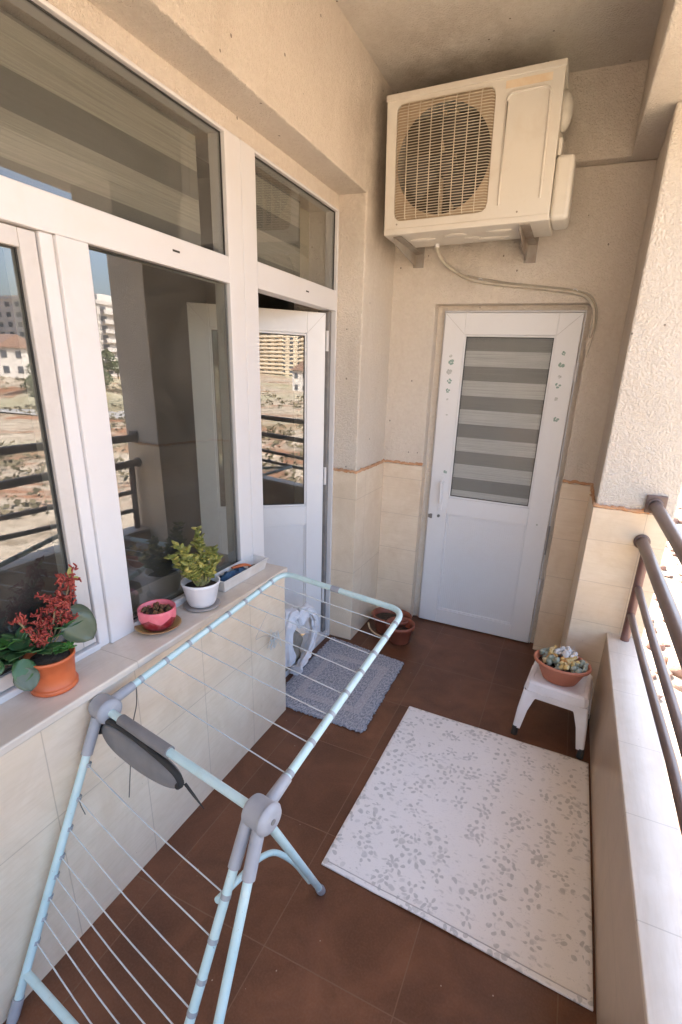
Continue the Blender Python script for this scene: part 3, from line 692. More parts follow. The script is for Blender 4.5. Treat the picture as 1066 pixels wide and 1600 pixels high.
# hanging second wing: inner tube, rungs from the left leg
IA = HB + Vector((-.026, -.010, -.012)); IB = Vector((-.548, .352, .095))
lw = MB().tube([IA, IB], TR, 16).build('hanging_wing', MINT, t)
dI = (IB - IA).normalized(); MB().tube([IA + dI * .004, IA + dI * .105], .0140, 16).build('sleeve', HUBG, lw)
MB().tube([Vector((-1.077, .448, .108)), Vector((-.85, .418, .118)), IB + Vector((0, 0, .01))], .0100, 14).build('cross_bar', MINT, lw)
for zl, zr in ((.583, .560), (.504, .478), (.434, .404), (.369, .345), (.325, .296), (.276, .250), (.230, .205), (.177, .155)):
    a = HA.lerp(FA, (HA.z - zl) / HA.z); b = IA.lerp(IB, (IA.z - zr) / (IA.z - IB.z)); mid = a.lerp(b, .5) - Vector((0, .004, .004))
    MB().tube(smooth([a, mid, b], 4), .0017, 6).build('rung', WIREW, lw)
    for q, o_ in ((a, FA - HA), (b, IB - IA)):
        o_ = o_.normalized() * .0055; MB().tube([q - o_, q + o_], .0113, 12).build('rung_clip', CLIPG, lw)
# stay curving from the far leg
stay = smooth([(-.519, .955, .125), (-.540, .907, .243), (-.562, .871, .309), (-.573, .839, .349), (-.579, .800, .376), (-.580, .758, .398), (-.580, .705, .413), (-.580, .622, .445)], 5)
MB().tube(stay, .0082, 14).build('stay', MINT, t)
# top bar between the hubs
bar = MB().tube([HA + U * .01, HB - U * .01], TR, 16).build('top_bar', MINT, t)
MB().tube([HA + U * .085, HA + U * .285], .0150, 16).build('foam_sleeve', FOAM, bar)
def hub(c, s_):
    # rounded drum across the bar with a cover plate
    q = U; r = .033; m = MB(); prof = [(0, -.034), (.022, -.034), (.031, -.028), (r, -.020), (r, .018), (.0355, .0185), (.0355, .024), (.030, .031), (.020, .034), (0, .034)]
    m.lathe(prof, n=28); z_ = q; x_ = q.orthogonal().normalized(); y_ = z_.cross(x_)
    m.xf(Matrix(((x_.x, y_.x, z_.x, c.x), (x_.y, y_.y, z_.y, c.y), (x_.z, y_.z, z_.z, c.z), (0, 0, 0, 1))))
    h_ = m.build('hub', HUBG, t, bevel=.002)
    for e_ in (-1, 1): MB().tube([c + U * e_ * .031, c + U * e_ * .036], .0065, 12).build('screw', METAL_DARK, h_)
    return h_
hA = hub(HA + Vector((.006, 0, 0)), -1); hB = hub(HB, 1)
for a, b in ((HA, cl), (HB, cr)):
    d = (b - a).normalized(); MB().tube([a + d * .02, a + d * .095], [.0155, .0135], 16).build('sleeve', HUBG, wg)
# grey foam pad slung under the top bar: an oval cushion with a black strap
def padp(s_, z): return HA + U * s_ + Vector((0, -.004, z))
outl = [(.000, -.045), (.03, -.030), (.09, -.020), (.17, -.022), (.25, -.030), (.315, -.044), (.332, -.062), (.328, -.084), (.30, -.100), (.24, -.112), (.17, -.120), (.10, -.116), (.04, -.112), (.0, -.095), (-.018, -.070)]
cx_ = sum(p_[0] for p_ in outl) / len(outl); cz_ = sum(p_[1] for p_ in outl) / len(outl)
W3 = Vector((-U.y, U.x, 0)); vs = []; fs = []; n_ = len(outl); prof = [(1.0, 0), (.96, .010), (.82, .018), (.5, .022), (0.01, .024)]
for sgn in (1, -1):
    b0 = len(vs)
    for k_, h_ in prof:
        for (a_, z_) in outl: vs.append(padp(cx_ + (a_ - cx_) * k_, cz_ + (z_ - cz_) * k_) + W3 * h_ * sgn)
    for i in range(len(prof) - 1):
        for j_ in range(n_): fs.append((b0 + i * n_ + j_, b0 + i * n_ + (j_ + 1) % n_, b0 + (i + 1) * n_ + (j_ + 1) % n_, b0 + (i + 1) * n_ + j_))
pad = MB().add(vs, fs, True).build('grey_pad', FOAM, t)
ss = pad.modifiers.new('s', 'SUBSURF'); ss.levels = 2; ss.render_levels = 2
strap = smooth([padp(-.012, -.080), padp(.0, -.040), padp(.03, -.022), padp(.08, -.012), padp(.16, -.012), padp(.25, -.020), padp(.315, -.034), padp(.335, -.056), padp(.322, -.074)], 5)
MB().tube([p_ - W3 * .008 for p_ in strap], .0082, 10).build('pad_strap', FOAMD, t)
MB().tube([padp(.34, -.062), padp(.37, -.080), padp(.405, -.100)], [.004, .0035, .001], 8).build('pad_tip', FOAMD, t)
# loose threads hanging on the rack
def thread(P, r=.0011, mat=DSTR): MB().tube(smooth(P, 5), r, 5).build('loose_thread', mat, t)
thread([(-1.052, .866, .728), (-1.056, .862, .66), (-1.060, .845, .60), (-1.06, .82, .48), (-1.062, .80, .36)], .0016)
thread([(-1.06, .657, .534), (-1.066, .655, .48), (-1.06, .66, .435)], .0012)
tb = thing('thread_tangle', 'small tangle of white thread hanging against the tiled wall below the rack wires', 'thread', (-1.07, 1.60, .52))
rn = random.Random(3); P = []
for i in range(46):
    P.append((-1.072 + rn.uniform(-.010, .014), 1.62 + rn.gauss(0, .020), .475 + rn.gauss(0, .022)))
MB().tube(smooth(P, 4), .0011, 4).build('thread', WIREW, tb)
MB().tube(smooth([(-1.07, 1.60, .50), (-1.065, 1.53, .54), (-1.07, 1.48, .55), (-1.065, 1.52, .60), (-1.06, 1.56, .645)], 6), .0012, 5).build('thread', STRING, tb)

# ---------------------------------------------------------------- floor textiles
n = N('printed_mat'); p = n.pos()
wv = n.n('ShaderNodeTexNoise'); n.l(p, wv.inputs['Vector']); wv.inputs['Scale'].default_value = 14; wv.inputs['Detail'].default_value = 2
ad = n.n('ShaderNodeMix', data_type='VECTOR'); ad.inputs[0].default_value = .038; n.l(p, ad.inputs[4]); n.l(wv.outputs['Color'], ad.inputs[5])
def spots(scl, th, keep, cl_scale, cl_th, stretch, rotz, seedoff):
    mp = n.n('ShaderNodeMapping'); n.l(ad.outputs[1], mp.inputs[0]); mp.inputs['Location'].default_value = (seedoff, seedoff * .7, 0); mp.inputs['Rotation'].default_value = (0, 0, R(rotz)); mp.inputs['Scale'].default_value = (1, stretch, 0)
    v = n.voro(mp.outputs[0], scl); sp = n.math('SUBTRACT', 1.0, n.step(v.outputs['Distance'], th - .10, th + .04))
    sc_ = n.n('ShaderNodeSeparateColor'); n.l(v.outputs['Color'], sc_.inputs[0]); kp = n.math('GREATER_THAN', sc_.outputs[0], keep)
    shade = n.math('ADD', .45, n.math('MULTIPLY', sc_.outputs[1], .55))
    cl_ = n.step(n.noise(mp.outputs[0], cl_scale, 1), cl_th, cl_th + .03)
    return n.math('MULTIPLY', n.math('MULTIPLY', n.math('MULTIPLY', sp, kp), cl_), shade)
s1 = spots(36, .40, .15, 7.5, .475, 1.25, 25, 3.1); s2 = spots(32, .36, .30, 8.0, .50, 1.9, 115, 8.7); s3 = spots(42, .30, .4, 7, .52, 2.0, 60, 1.3)
def flowers(scl, off, npet, r0, rw, keep):
    mp = n.n('ShaderNodeMapping'); n.l(ad.outputs[1], mp.inputs[0]); mp.inputs['Location'].default_value = (off, off * .6, 0); mp.inputs['Scale'].default_value = (1, 1, 0)
    v = n.voro(mp.outputs[0], scl); v.inputs['Randomness'].default_value = .85
    sb = n.n('ShaderNodeVectorMath', operation='SUBTRACT'); n.l(mp.outputs[0], sb.inputs[0]); n.l(v.outputs['Position'], sb.inputs[1])
    sp = n.n('ShaderNodeSeparateXYZ'); n.l(sb.outputs[0], sp.inputs[0]); sc_ = n.n('ShaderNodeSeparateColor'); n.l(v.outputs['Color'], sc_.inputs[0])
    a = n.math('ARCTAN2', sp.outputs[1], sp.outputs[0]); r_1 = n.math('SQRT', n.math('ADD', n.math('MULTIPLY', sp.outputs[0], sp.outputs[0]), n.math('MULTIPLY', sp.outputs[1], sp.outputs[1])))
    wv2 = n.math('COSINE', n.math('ADD', n.math('MULTIPLY', a, npet), n.math('MULTIPLY', sc_.outputs[2], 6.28)))
    dr = n.math('DIVIDE', n.math('ABSOLUTE', n.math('SUBTRACT', r_1, n.math('MULTIPLY', n.math('ADD', .7, n.math('MULTIPLY', sc_.outputs[1], .6)), r0))), rw)
    pet = n.step(n.math('SUBTRACT', wv2, n.math('MULTIPLY', dr, dr)), .08, .30)
    dot = n.math('SUBTRACT', 1.0, n.step(r_1, r0 * .28, r0 * .40))
    br = n.step(n.noise(mp.outputs[0], 26, 2), .36, .46)
    return n.math('MULTIPLY', n.math('MULTIPLY', n.math('MAXIMUM', pet, n.math('MULTIPLY', dot, .8)), n.math('GREATER_THAN', sc_.outputs[0], keep)), br)
fl1 = flowers(10.5, 2.0, 5, .0230, .0095, .30); fl2 = flowers(8.5, 7.3, 6, .0290, .0100, .40)
sm_ = n.math('MAXIMUM', n.math('MAXIMUM', fl1, fl2), n.math('MAXIMUM', n.math('MULTIPLY', s2, .8), n.math('MULTIPLY', s3, .7)))
fine = n.step(n.noise(n.scale(p, (1, 2, 1)), 70, 4, .7, 1.5), .60, .68); fine2 = n.step(n.noise(p, 180, 3, .7), .62, .72)
base = n.mix(n.step(n.noise(p, 3, 3), .3, .7), (.82, .785, .77), (.77, .735, .715))
c = n.mix(n.math('MULTIPLY', fine, .5), base, (.36, .35, .35)); c = n.mix(n.math('MULTIPLY', fine2, .25), c, (.33, .32, .32))
inside = n.step(n.noise(p, 90, 2), .3, .6)
c = n.mix(n.math('MULTIPLY', n.math('MULTIPLY', sm_, n.math('ADD', .55, n.math('MULTIPLY', n.noise(p, 120, 3), .6))), .66), c, (.34, .335, .33))
MATM = n.fin(c, .75, n.bump(n.noise(p, 150, 3), .25, .0015))
def wavy_quad(corners, nx, ny, th, amp, seed, hem=0.0):
    a, b, c_, d = [Vector(q) for q in corners]; vs = []; fs = []
    for lay in (1, 0):
        for i in range(nx + 1):
            for j_ in range(ny + 1):
                u_, v_ = i / nx, j_ / ny; p_ = a.lerp(b, u_).lerp(d.lerp(c_, u_), v_)
                e = min(u_, 1 - u_, v_, 1 - v_); z = .0012 + (th if lay else 0)
                z += amp * max(0, noise.noise(Vector((p_.x * 3.5, p_.y * 3.5, seed))) + .15) * (1 if lay else 1)
                vs.append((p_.x, p_.y, z))
    S = (nx + 1) * (ny + 1)
    for i in range(nx):
        for j_ in range(ny):
            q = i * (ny + 1) + j_; fs.append((q, q + ny + 1, q + ny + 2, q + 1)); fs.append((S + q, S + q + 1, S + q + ny + 2, S + q + ny + 1))
    def side(l):
        for x_, y_ in zip(l[:-1], l[1:]): fs.append((x_, y_, S + y_, S + x_))
    side([j_ for j_ in range(ny + 1)]); side([nx * (ny + 1) + j_ for j_ in range(ny + 1)]); side([i * (ny + 1) for i in range(nx + 1)]); side([i * (ny + 1) + ny for i in range(nx + 1)])
    m = MB().add(vs, fs, True); return m
mt = [(-.553, 1.101, 0), (.309, 1.043, 0), (.309, 2.018, 0), (-.538, 2.040, 0)]
t = thing('printed_mat', 'large off white mat printed with grey leaf spots, flat on the brown floor tiles', 'mat', (-.12, 1.55, 0))
mo = wavy_quad(mt, 50, 50, .009, .007, 2.0).build('mat_body', MATM, t); mo.data.update()
es = mo.modifiers.new('e', 'BEVEL'); es.width = .002; es.limit_method = 'ANGLE'; es.angle_limit = R(50)
sm2 = MB()
def inset(a, b, k): return Vector(a).lerp(Vector(b), k)
def zmat(p_): return Vector((p_.x, p_.y, .0012 + .009 + .007 * max(0, noise.noise(Vector((p_.x * 3.5, p_.y * 3.5, 2.0))) + .15) + .0004))
for i in (0,):
    a, b = Vector(mt[i]), Vector(mt[(i + 1) % 4]); cc = Vector((-.12, 1.55, 0)); pts = []
    nrm = Vector((-(b - a).y, (b - a).x, 0)).normalized(); k_ = 60
    for j_ in range(k_ + 1):
        q = a.lerp(b, .02 + .96 * j_ / k_) + nrm * .017; pts.append(zmat(q))
    sm2.tube(pts, .0016, 5)
sm2.build('hem_seam', mottled('mat_hem', (.42, .40, .39), (.52, .48, .47), 50, .8), t)

n = N('woven_rug'); p = n.pos(); s = n.n('ShaderNodeSeparateXYZ'); n.l(p, s.inputs[0])
rib = n.noise(n.scale(p, (140, 60, 1)), 1.0, 3, .6); rows = n.math('SINE', n.math('MULTIPLY', s.outputs[1], 560)); f = n.step(n.noise(p, 9, 4), .3, .7)
c = n.mix(n.step(rib, .38, .62), (.19, .20, .24), (.48, .485, .53)); c = n.mix(n.math('MULTIPLY', f, .3), c, (.40, .41, .46))
def boxd(cx__, cy__, hx, hy, w__):
    dx = n.math('SUBTRACT', n.math('ABSOLUTE', n.math('SUBTRACT', s.outputs[0], cx__)), hx); dy = n.math('SUBTRACT', n.math('ABSOLUTE', n.math('SUBTRACT', s.outputs[1], cy__)), hy)
    return n.math('LESS_THAN', n.math('ABSOLUTE', n.math('MAXIMUM', dx, dy)), w__)
bd = boxd(-.935, 2.085, .165, .20, .022)
c = n.mix(n.math('MULTIPLY', bd, .45), c, (.52, .48, .50))
h = n.math('ADD', n.math('ADD', rib, n.math('MULTIPLY', rows, .25)), n.math('MULTIPLY', bd, .4))
RUG = n.fin(c, .95, n.bump(h, .9, .004), spec=.1)
t = thing('woven_rug', 'blue grey woven doormat with frayed edges in front of the open door', 'rug', (-.94, 2.1, 0))
rc = [(-1.195, 1.765, 0), (-.683, 1.760, 0), (-.695, 2.400, 0), (-1.19, 2.465, 0)]
m = wavy_quad(rc, 60, 70, .008, .005, 5.0)
m.build('rug_body', RUG, t)
fr = MB(); rn = random.Random(9)
for i in range(4):
    a, b = Vector(rc[i]), Vector(rc[(i + 1) % 4]); k_ = int((b - a).length / .0085); nrm = Vector(((b - a).y, -(b - a).x, 0)).normalized()
    for j_ in range(k_):
        q = a.lerp(b, (j_ + rn.random() * .6) / k_) + nrm * rn.uniform(-.002, .006); q.z = .0065
        fr.ell(q, (rn.uniform(.004, .0072), rn.uniform(.004, .0072), .0050), seg=7, rings=5, bump=.5, seed=j_)
fr.build('frayed_edge', RUG, t)

# ---------------------------------------------------------------- stool with bowl
rz = math.atan2(2.05 - 2.10, .285 + .016)
t = thing('plastic_stool', 'small white plastic stool with black feet, carrying a terracotta bowl', 'stool', (.140, 2.20, 0), rot=(0, 0, R(-6)))
SW, SD, SH = .128, .115, .300
m = MB(); A2 = angs([math.atan2(a_, b_) for a_ in (-1, 1) for b_ in (-1, 1)], 48)
def loop(hw, hd, r, z): return [(x_, y_, z) for x_, y_ in rrect(0, 0, hw, hd, r, A2)]
def stack(m, loops, cap=True, smooth=True):
    n_ = len(loops[0]); vs = [v for l_ in loops for v in l_]; fs = []
    for i in range(len(loops) - 1):
        for j_ in range(n_): fs.append((i * n_ + j_, i * n_ + (j_ + 1) % n_, (i + 1) * n_ + (j_ + 1) % n_, (i + 1) * n_ + j_))
    if cap: fs.append(tuple(range((len(loops) - 1) * n_, len(loops) * n_)))
    m.add(vs, fs, smooth)
stack(m, [loop(SW + .012, SD + .012, .03, SH - .048), loop(SW + .006, SD + .006, .028, SH - .012), loop(SW - .002, SD - .002, .026, SH - .002), loop(SW - .016, SD - .016, .022, SH - .0005), loop(SW - .020, SD - .020, .02, SH - .004), loop(SW - .07, SD - .07, .01, SH - .005)], True, False)
STOOL = mottled('stool_plastic', (.82, .80, .83), (.70, .66, .66), 9, .38, .12, 60)
so_ = m.build('seat', STOOL, t, local=True); q = so_.modifiers.new('s', 'SOLIDIFY'); q.thickness = .003; q.offset = -1
for sx in (-1, 1):
    for sy in (-1, 1):
        m = MB(); rows_ = []
        for (z, k_, wd) in ((SH - .050, .012, .080), (SH - .085, .016, .058), (.15, .024, .045), (.045, .031, .034)):
            X = sx * (SW + k_); Y = sy * (SD + k_)
            # L section: outer corner plus two flanges
            th = .004; x0_, y0_ = X, Y; x1_, y1_ = X - sx * wd, Y - sy * wd; x2_, y2_ = X - sx * th, Y - sy * th; rr = .008
            rows_.append([(x1_, y0_, z), (x0_ - sx * rr, y0_, z), (x0_ - sx * rr * .3, y0_ - sy * rr * .3, z), (x0_, y0_ - sy * rr, z), (x0_, y1_, z), (x2_, y1_, z), (x2_, y2_ - sy * .004, z), (x2_ - sx * .004, y2_, z), (x1_, y2_, z)])
        n_ = 9; vs = [v for l_ in rows_ for v in l_]; fs = []
        for i in range(len(rows_) - 1):
            for j_ in range(n_): fs.append((i * n_ + j_, i * n_ + (j_ + 1) % n_, (i + 1) * n_ + (j_ + 1) % n_, (i + 1) * n_ + j_))
        fs += [tuple(range(n_)), tuple(range((len(rows_) - 1) * n_, len(rows_) * n_))]
        m.add(vs, fs); lg = m.build('leg', STOOL, t, local=True, bevel=.0015)
        MB().tube([(sx * (SW + .031 - .011), sy * (SD + .031 - .011), .001), (sx * (SW + .031 - .012), sy * (SD + .031 - .012), .052)], [.0155, .0145], 12).build('foot', GASKET, lg, local=True)
m = MB()
for sy in (-1, 1):     # apron
    m.prism([(-SW + .03, SH - .100 + .02), (-SW + .055, SH - .078), (SW - .055, SH - .078), (SW - .03, SH - .100 + .02), (SW - .01, SH - .0485), (-SW + .01, SH - .0485)], sy * (SD + .011), sy * (SD + .0145), 'y')
for sx in (-1, 1):
    m.prism([(-SD + .03, SH - .080), (-SD + .055, SH - .078), (SD - .055, SH - .078), (SD - .03, SH - .080), (SD - .01, SH - .0485), (-SD + .01, SH - .0485)], sx * (SW + .011), sx * (SW + .0145), 'x')
m.build('apron', STOOL, t, local=True)

bc = Vector((.132, 2.170, SH - .001)); t = thing('terracotta_bowl', 'oval terracotta bowl on the white stool, filled with small cacti, yellow shells and pebbles', 'plant bowl', bc, rot=(0, 0, R(-6)))
m = MB().lathe([(0, .0), (.066, .0), (.071, .004), (.104, .078), (.110, .082), (.116, .083), (.119, .092), (.118, .100), (.113, .101), (.108, .098), (.104, .085), (.068, .012), (0, .012)], n=56, sx=1.06, sy=.80)
m.build('bowl', TERRA2, t, local=True)
MB().lathe([(0, .076), (.05, .078), (.101, .074), (.099, .070)], n=40, sx=1.06, sy=.80).build('soil', SOIL, t, local=True)
CAC = mottled('cactus_skin', (.17, .19, .13), (.36, .37, .30), 60, .7, .5, 200); SHL = mottled('yellow_shell', (.62, .40, .10), (.66, .55, .34), 25, .5, .4, 120); WHT = mottled('pale_shell', (.74, .70, .68), (.55, .52, .50), 30, .5, .5, 130); ORG = mottled('orange_shell', (.66, .25, .05), (.6, .36, .12), 40, .5, .4, 130)
rn = random.Random(11)
def lump(name, mat, x, y, z, r, k, seed):
    m = MB(); q = random.Random(seed)
    for i in range(k):
        a = q.random() * 6.28; b_ = q.random() ** .5 * r * .9
        m.ell((x + math.cos(a) * b_, y + math.sin(a) * b_, z + q.uniform(0, r * .9)), (q.uniform(.25, .5) * r, q.uniform(.25, .5) * r, q.uniform(.3, .6) * r), Matrix.Rotation(q.random() * 3, 3, Vector((q.random(), q.random(), 1))), 8, 6, .6, q.random() * 20)
    m.build(name, mat, t, local=True)
for i, (x, y, z, r, k, nm, mt_) in enumerate([(-.080, .030, .088, .026, 12, 'cactus', CAC), (-.045, .045, .095, .028, 14, 'shell', SHL), (-.005, .035, .108, .032, 24, 'shell', WHT), (.040, .042, .105, .026, 18, 'shell', WHT),
        (-.045, .005, .092, .024, 10, 'shell', ORG), (.010, .0, .098, .022, 12, 'shell', ORG), (-.035, -.030, .086, .030, 12, 'cactus', CAC), (.050, -.005, .094, .030, 14, 'shell', SHL), (.015, -.045, .088, .024, 12, 'shell', SHL),
        (.080, -.010, .090, .030, 14, 'cactus', CAC), (.062, -.040, .084, .026, 12, 'cactus', CAC), (-.010, -.055, .082, .018, 8, 'cactus', CAC), (.088, .028, .100, .012, 5, 'shell', SHL), (-.065, -.015, .086, .018, 8, 'shell', SHL)]):
    lump(nm, mt_, x, y, z, r, k, i + 5)
sp_ = MB()
for (x, y, z, h_) in ((.030, .05, .12, .045), (.036, .047, .12, .030), (-.010, .035, .13, .022), (.0, .045, .13, .018), (-.02, .03, .13, .016), (.045, .03, .12, .018), (.012, .038, .13, .020)):
    sp_.tube([(x, y, z), (x + .006, y - .002, z + h_)], [.0022, .0008], 6)
sp_.build('spines', WHT, t, local=True)

# ---------------------------------------------------------------- corner planter
t = thing('corner_planter', 'brown red plastic planter with rope handle, in the corner between pilaster and white door', 'planter', (-.895, 2.74, 0), rot=(0, 0, R(0)))
def stadium(hx, hy, z, k=10):
    out = []; rr = hy
    for s0, sgn in ((0, 1), (math.pi, -1)):
        for i in range(k + 1):
            a = -math.pi / 2 + s0 + math.pi * i / k; out.append((sgn * (hx - rr) + rr * math.cos(a), rr * math.sin(a), z))
    return out
m = MB(); stack(m, [stadium(.100, .070, 0.002), stadium(.125, .090, .095), stadium(.132, .097, .098), stadium(.134, .099, .118), stadium(.128, .093, .119), stadium(.118, .084, .095), stadium(.115, .08, .085)], False)
m.build('planter_body', TERRA3, t, local=True)
m = MB(); stack(m, [stadium(.118, .084, .080), stadium(.05, .03, .086)]); m.build('soil', SOIL, t, local=True)
t2 = thing('round_pot', 'empty brown red round pot standing beside the planter at the foot of the white door', 'plant pot', (-.800, 2.635, 0))
MB().lathe([(0, .003), (.058, .003), (.064, .010), (.084, .105), (.092, .107), (.093, .128), (.088, .130), (.080, .126), (.074, .100), (.058, .05), (0, .05)], (0, 0, 0), 40).build('pot', TERRA3, t2, local=True)
MB().lathe([(0, .075), (.05, .078), (.070, .073), (.069, .07)], n=30).build('soil', SOIL, t2, local=True)
MB().tube(smooth([(-1.000, 2.59, .105), (-.985, 2.58, .075), (-.95, 2.56, .062), (-.91, 2.545, .060), (-.89, 2.555, .050)], 6), .006, 8).build('rope_handle', mottled('rope', (.50, .36, .22), (.34, .23, .13), 60, .9, .6, 200), t)

# ---------------------------------------------------------------- cloth and bag on the threshold
CLO = mottled('white_cloth', (.76, .76, .80), (.66, .66, .70), 12, .85, .3, 60, .004)
t = tag(MB().tube(smooth([(-1.215, 1.960, .10), (-1.215, 1.955, .26), (-1.215, 1.985, .37), (-1.212, 2.03, .375), (-1.215, 2.08, .30), (-1.215, 2.12, .335), (-1.212, 2.185, .335), (-1.205, 2.23, .26), (-1.20, 2.225, .17), (-1.195, 2.16, .09), (-1.19, 2.08, .058), (-1.185, 2.00, .045)], 8), [.034 + .013 * noise.noise(Vector((i * .21, 1, 0))) + .004 * math.sin(i * 1.1) for i in range(89)], 40, flat=.62, ripple=.13).build('draped_cloth', CLO, loc=(-1.21, 2.1, .04)), 'white twisted cloth draped in loops over the door threshold', 'cloth')
dm = t.modifiers.new('s', 'SUBSURF'); dm.levels = 1; dm.render_levels = 2
tx_ = bpy.data.textures.new('folds', 'CLOUDS'); tx_.noise_scale = .02; dd = t.modifiers.new('d', 'DISPLACE'); dd.texture = tx_; dd.strength = .004; dd.texture_coords = 'LOCAL'
bg_ = MB().ell((-1.275, 2.05, .115), (.05, .13, .125), seg=24, rings=16, bump=.35, seed=3); bo = tag(bg_.build('beige_bag', mottled('bag_fabric', (.36, .31, .25), (.22, .19, .15), 14, .9, .5, 50, .006), loc=(-1.275, 2.05, 0)), 'soft beige bag slumped on the door threshold behind the white cloth', 'bag')

# ---------------------------------------------------------------- plants on the ledge
ZL = .772
def lathe_thing(prof, mat, name, root, loc, n=44, bev=0): return MB().lathe(prof, (0, 0, 0), n).build(name, mat, root, local=True)
# orange pot
pc = Vector((-1.188, .722, ZL)); t = thing('potted_succulent', 'orange plastic pot with dark broad leaves and drying red flowers, on the stone ledge', 'potted plant', pc)
lathe_thing([(0, 0), (.053, 0), (.057, .004), (.058, .014), (.054, .016), (.0515, .018), (.0575, .090), (.060, .091), (.0605, .100), (.057, .101), (.054, .090), (0, .088)], TERRA, 'pot', t, pc)
lathe_thing([(0, .092), (.03, .094), (.055, .088)], SOIL, 'soil', t, pc)
rn = random.Random(21)
def rosette(m, c_, k, L, W, up=.5, seed=0, spread=6.28, a0=0.0, **kw):
    q = random.Random(seed)
    for i in range(k):
        a = a0 + spread * i / k + q.uniform(-.25, .25); el = up * q.uniform(.5, 1.3)
        d = Vector((math.cos(a) * math.cos(el), math.sin(a) * math.cos(el), math.sin(el))); s_ = q.uniform(.75, 1.1)
        m.leaf(Vector(c_) + d * .004, d, Vector((0, 0, 1)) if el < 1.2 else Vector((math.cos(a), math.sin(a), 0)), L * s_, W * s_, **kw)
m = MB()
rosette(m, (-.030, -.050, .125), 6, .058, .044, .45, 1); rosette(m, (-.030, -.048, .150), 4, .045, .032, .9, 2, a0=.5); rosette(m, (-.055, -.075, .105), 5, .052, .042, .3, 3)
rosette(m, (.0, -.02, .12), 6, .055, .038, .5, 4); rosette(m, (-.03, .03, .12), 6, .055, .036, .6, 5); rosette(m, (.0, .055, .15), 5, .05, .036, .7, 6)
m.leaf((.0, -.06, .118), (.35, -.5, -.55), (.7, -.1, .6), .062, .050)
m.leaf((-.03, -.10, .125), (.1, -.8, -.25), (.6, -.2, .7), .060, .046)
m.build('foliage', LEAFD, t, local=True)
m = MB(); rosette(m, (.020, .012, .105), 9, .026, .014, .7, 7); rosette(m, (.032, .030, .106), 8, .024, .013, .7, 8); rosette(m, (-.045, -.075, .150), 4, .040, .030, .8, 9, a0=.7); m.build('fresh_foliage', LEAFB, t, local=True)
m = MB()
m.leaf((.005, .060, .185), (.35, .35, -.70), (.75, -.45, .45), .098, .088, .003, .10, .12)
m.leaf((-.02, .075, .175), (.15, .75, -.30), (.75, -.3, .55), .085, .062, .003, .1, .2)
m.leaf((.008, -.075, .100), (.50, -.15, -.65), (.75, -.3, .55), .060, .056, .002, .1, .1)
m.build('broad_leaves', LEAFG, t, local=True)
st_ = MB(); fl = MB(); rn = random.Random(5)
def flower_stalk(base, tip, head, k, spread):
    b_, tp = Vector(base), Vector(tip); st_.tube(smooth([b_, b_.lerp(tp, .5) + Vector((.006, 0, .006)), tp], 5), [.0026] * 11, 6)
    for i in range(k):
        s_ = rn.random(); c0 = b_.lerp(tp, .55 + .45 * s_) if i % 3 else tp; e = c0 + Vector((rn.gauss(0, spread), rn.gauss(0, spread), rn.gauss(.004, spread)))
        fl.tube([c0, c0.lerp(e, .5) + Vector((0, 0, .004)), e], .0008, 5)
        for _ in range(3):
            o_ = Vector((rn.gauss(0, .004), rn.gauss(0, .004), rn.gauss(0, .004))); ax_ = Vector((rn.gauss(0, 1), rn.gauss(0, 1), rn.gauss(.5, 1))).normalized()
            fl.ell(e + o_, (.0026, .0026, .0078), ax_.to_track_quat('Z', 'Y').to_matrix(), 6, 5)
flower_stalk((-.01, .01, .11), (-.015, .098, .265), .02, 46, .015)
flower_stalk((-.01, .0, .11), (-.018, .055, .225), .02, 40, .016)
flower_stalk((-.01, .0, .11), (-.022, .012, .190), .02, 14, .010)
flower_stalk((-.02, -.01, .11), (-.030, -.045, .215), .02, 12, .010)
flower_stalk((-.01, -.01, .10), (.012, -.020, .165), .02, 20, .010)
flower_stalk((-.01, .01, .10), (.010, .060, .190), .02, 14, .009)
st_.build('stems', STEM, t, local=True); fl.build('flowers', REDF, t, local=True)
m = MB(); m.leaf((-.015, .100, .280), (-.1, .25, .7), (.9, -.3, .2), .030, .014, .001); m.leaf((-.012, .098, .275), (.2, .5, .1), (.6, -.3, .7), .022, .010, .001); m.build('bract', JADEY, t, local=True)

# pink pot
pc = Vector((-1.178, 1.085, ZL)); t = thing('pink_pot', 'pink and crimson glazed pot with scalloped band on a mustard saucer, middle of the ledge', 'plant pot', pc)
lathe_thing([(0, 0), (.042, 0), (.050, .003), (.070, .014), (.074, .017), (.072, .019), (.050, .008), (0, .006)], SAUCER, 'saucer', t, pc)
lathe_thing([(0, .008), (.036, .008), (.046, .013), (.058, .040), (.0605, .060), (.0595, .072), (.060, .078), (.057, .080), (.053, .077), (.053, .060), (0, .056)], PINK, 'pot', t, pc)
m = MB(); rn = random.Random(8)
lathe_thing([(0, .064), (.03, .062), (.052, .058)], SOIL, 'soil', t, pc)
for i in range(34):
    a = rn.random() * 6.28; r_0 = rn.random() ** .5 * .044; m.ell((math.cos(a) * r_0, math.sin(a) * r_0, .066 + rn.random() * .006), (rn.uniform(.004, .009), rn.uniform(.004, .009), rn.uniform(.003, .007)), seg=7, rings=5, bump=.5, seed=i)
m.build('small_succulents', mottled('mixed_succulent', (.10, .085, .035), (.22, .07, .03), 60, .7), t, local=True)

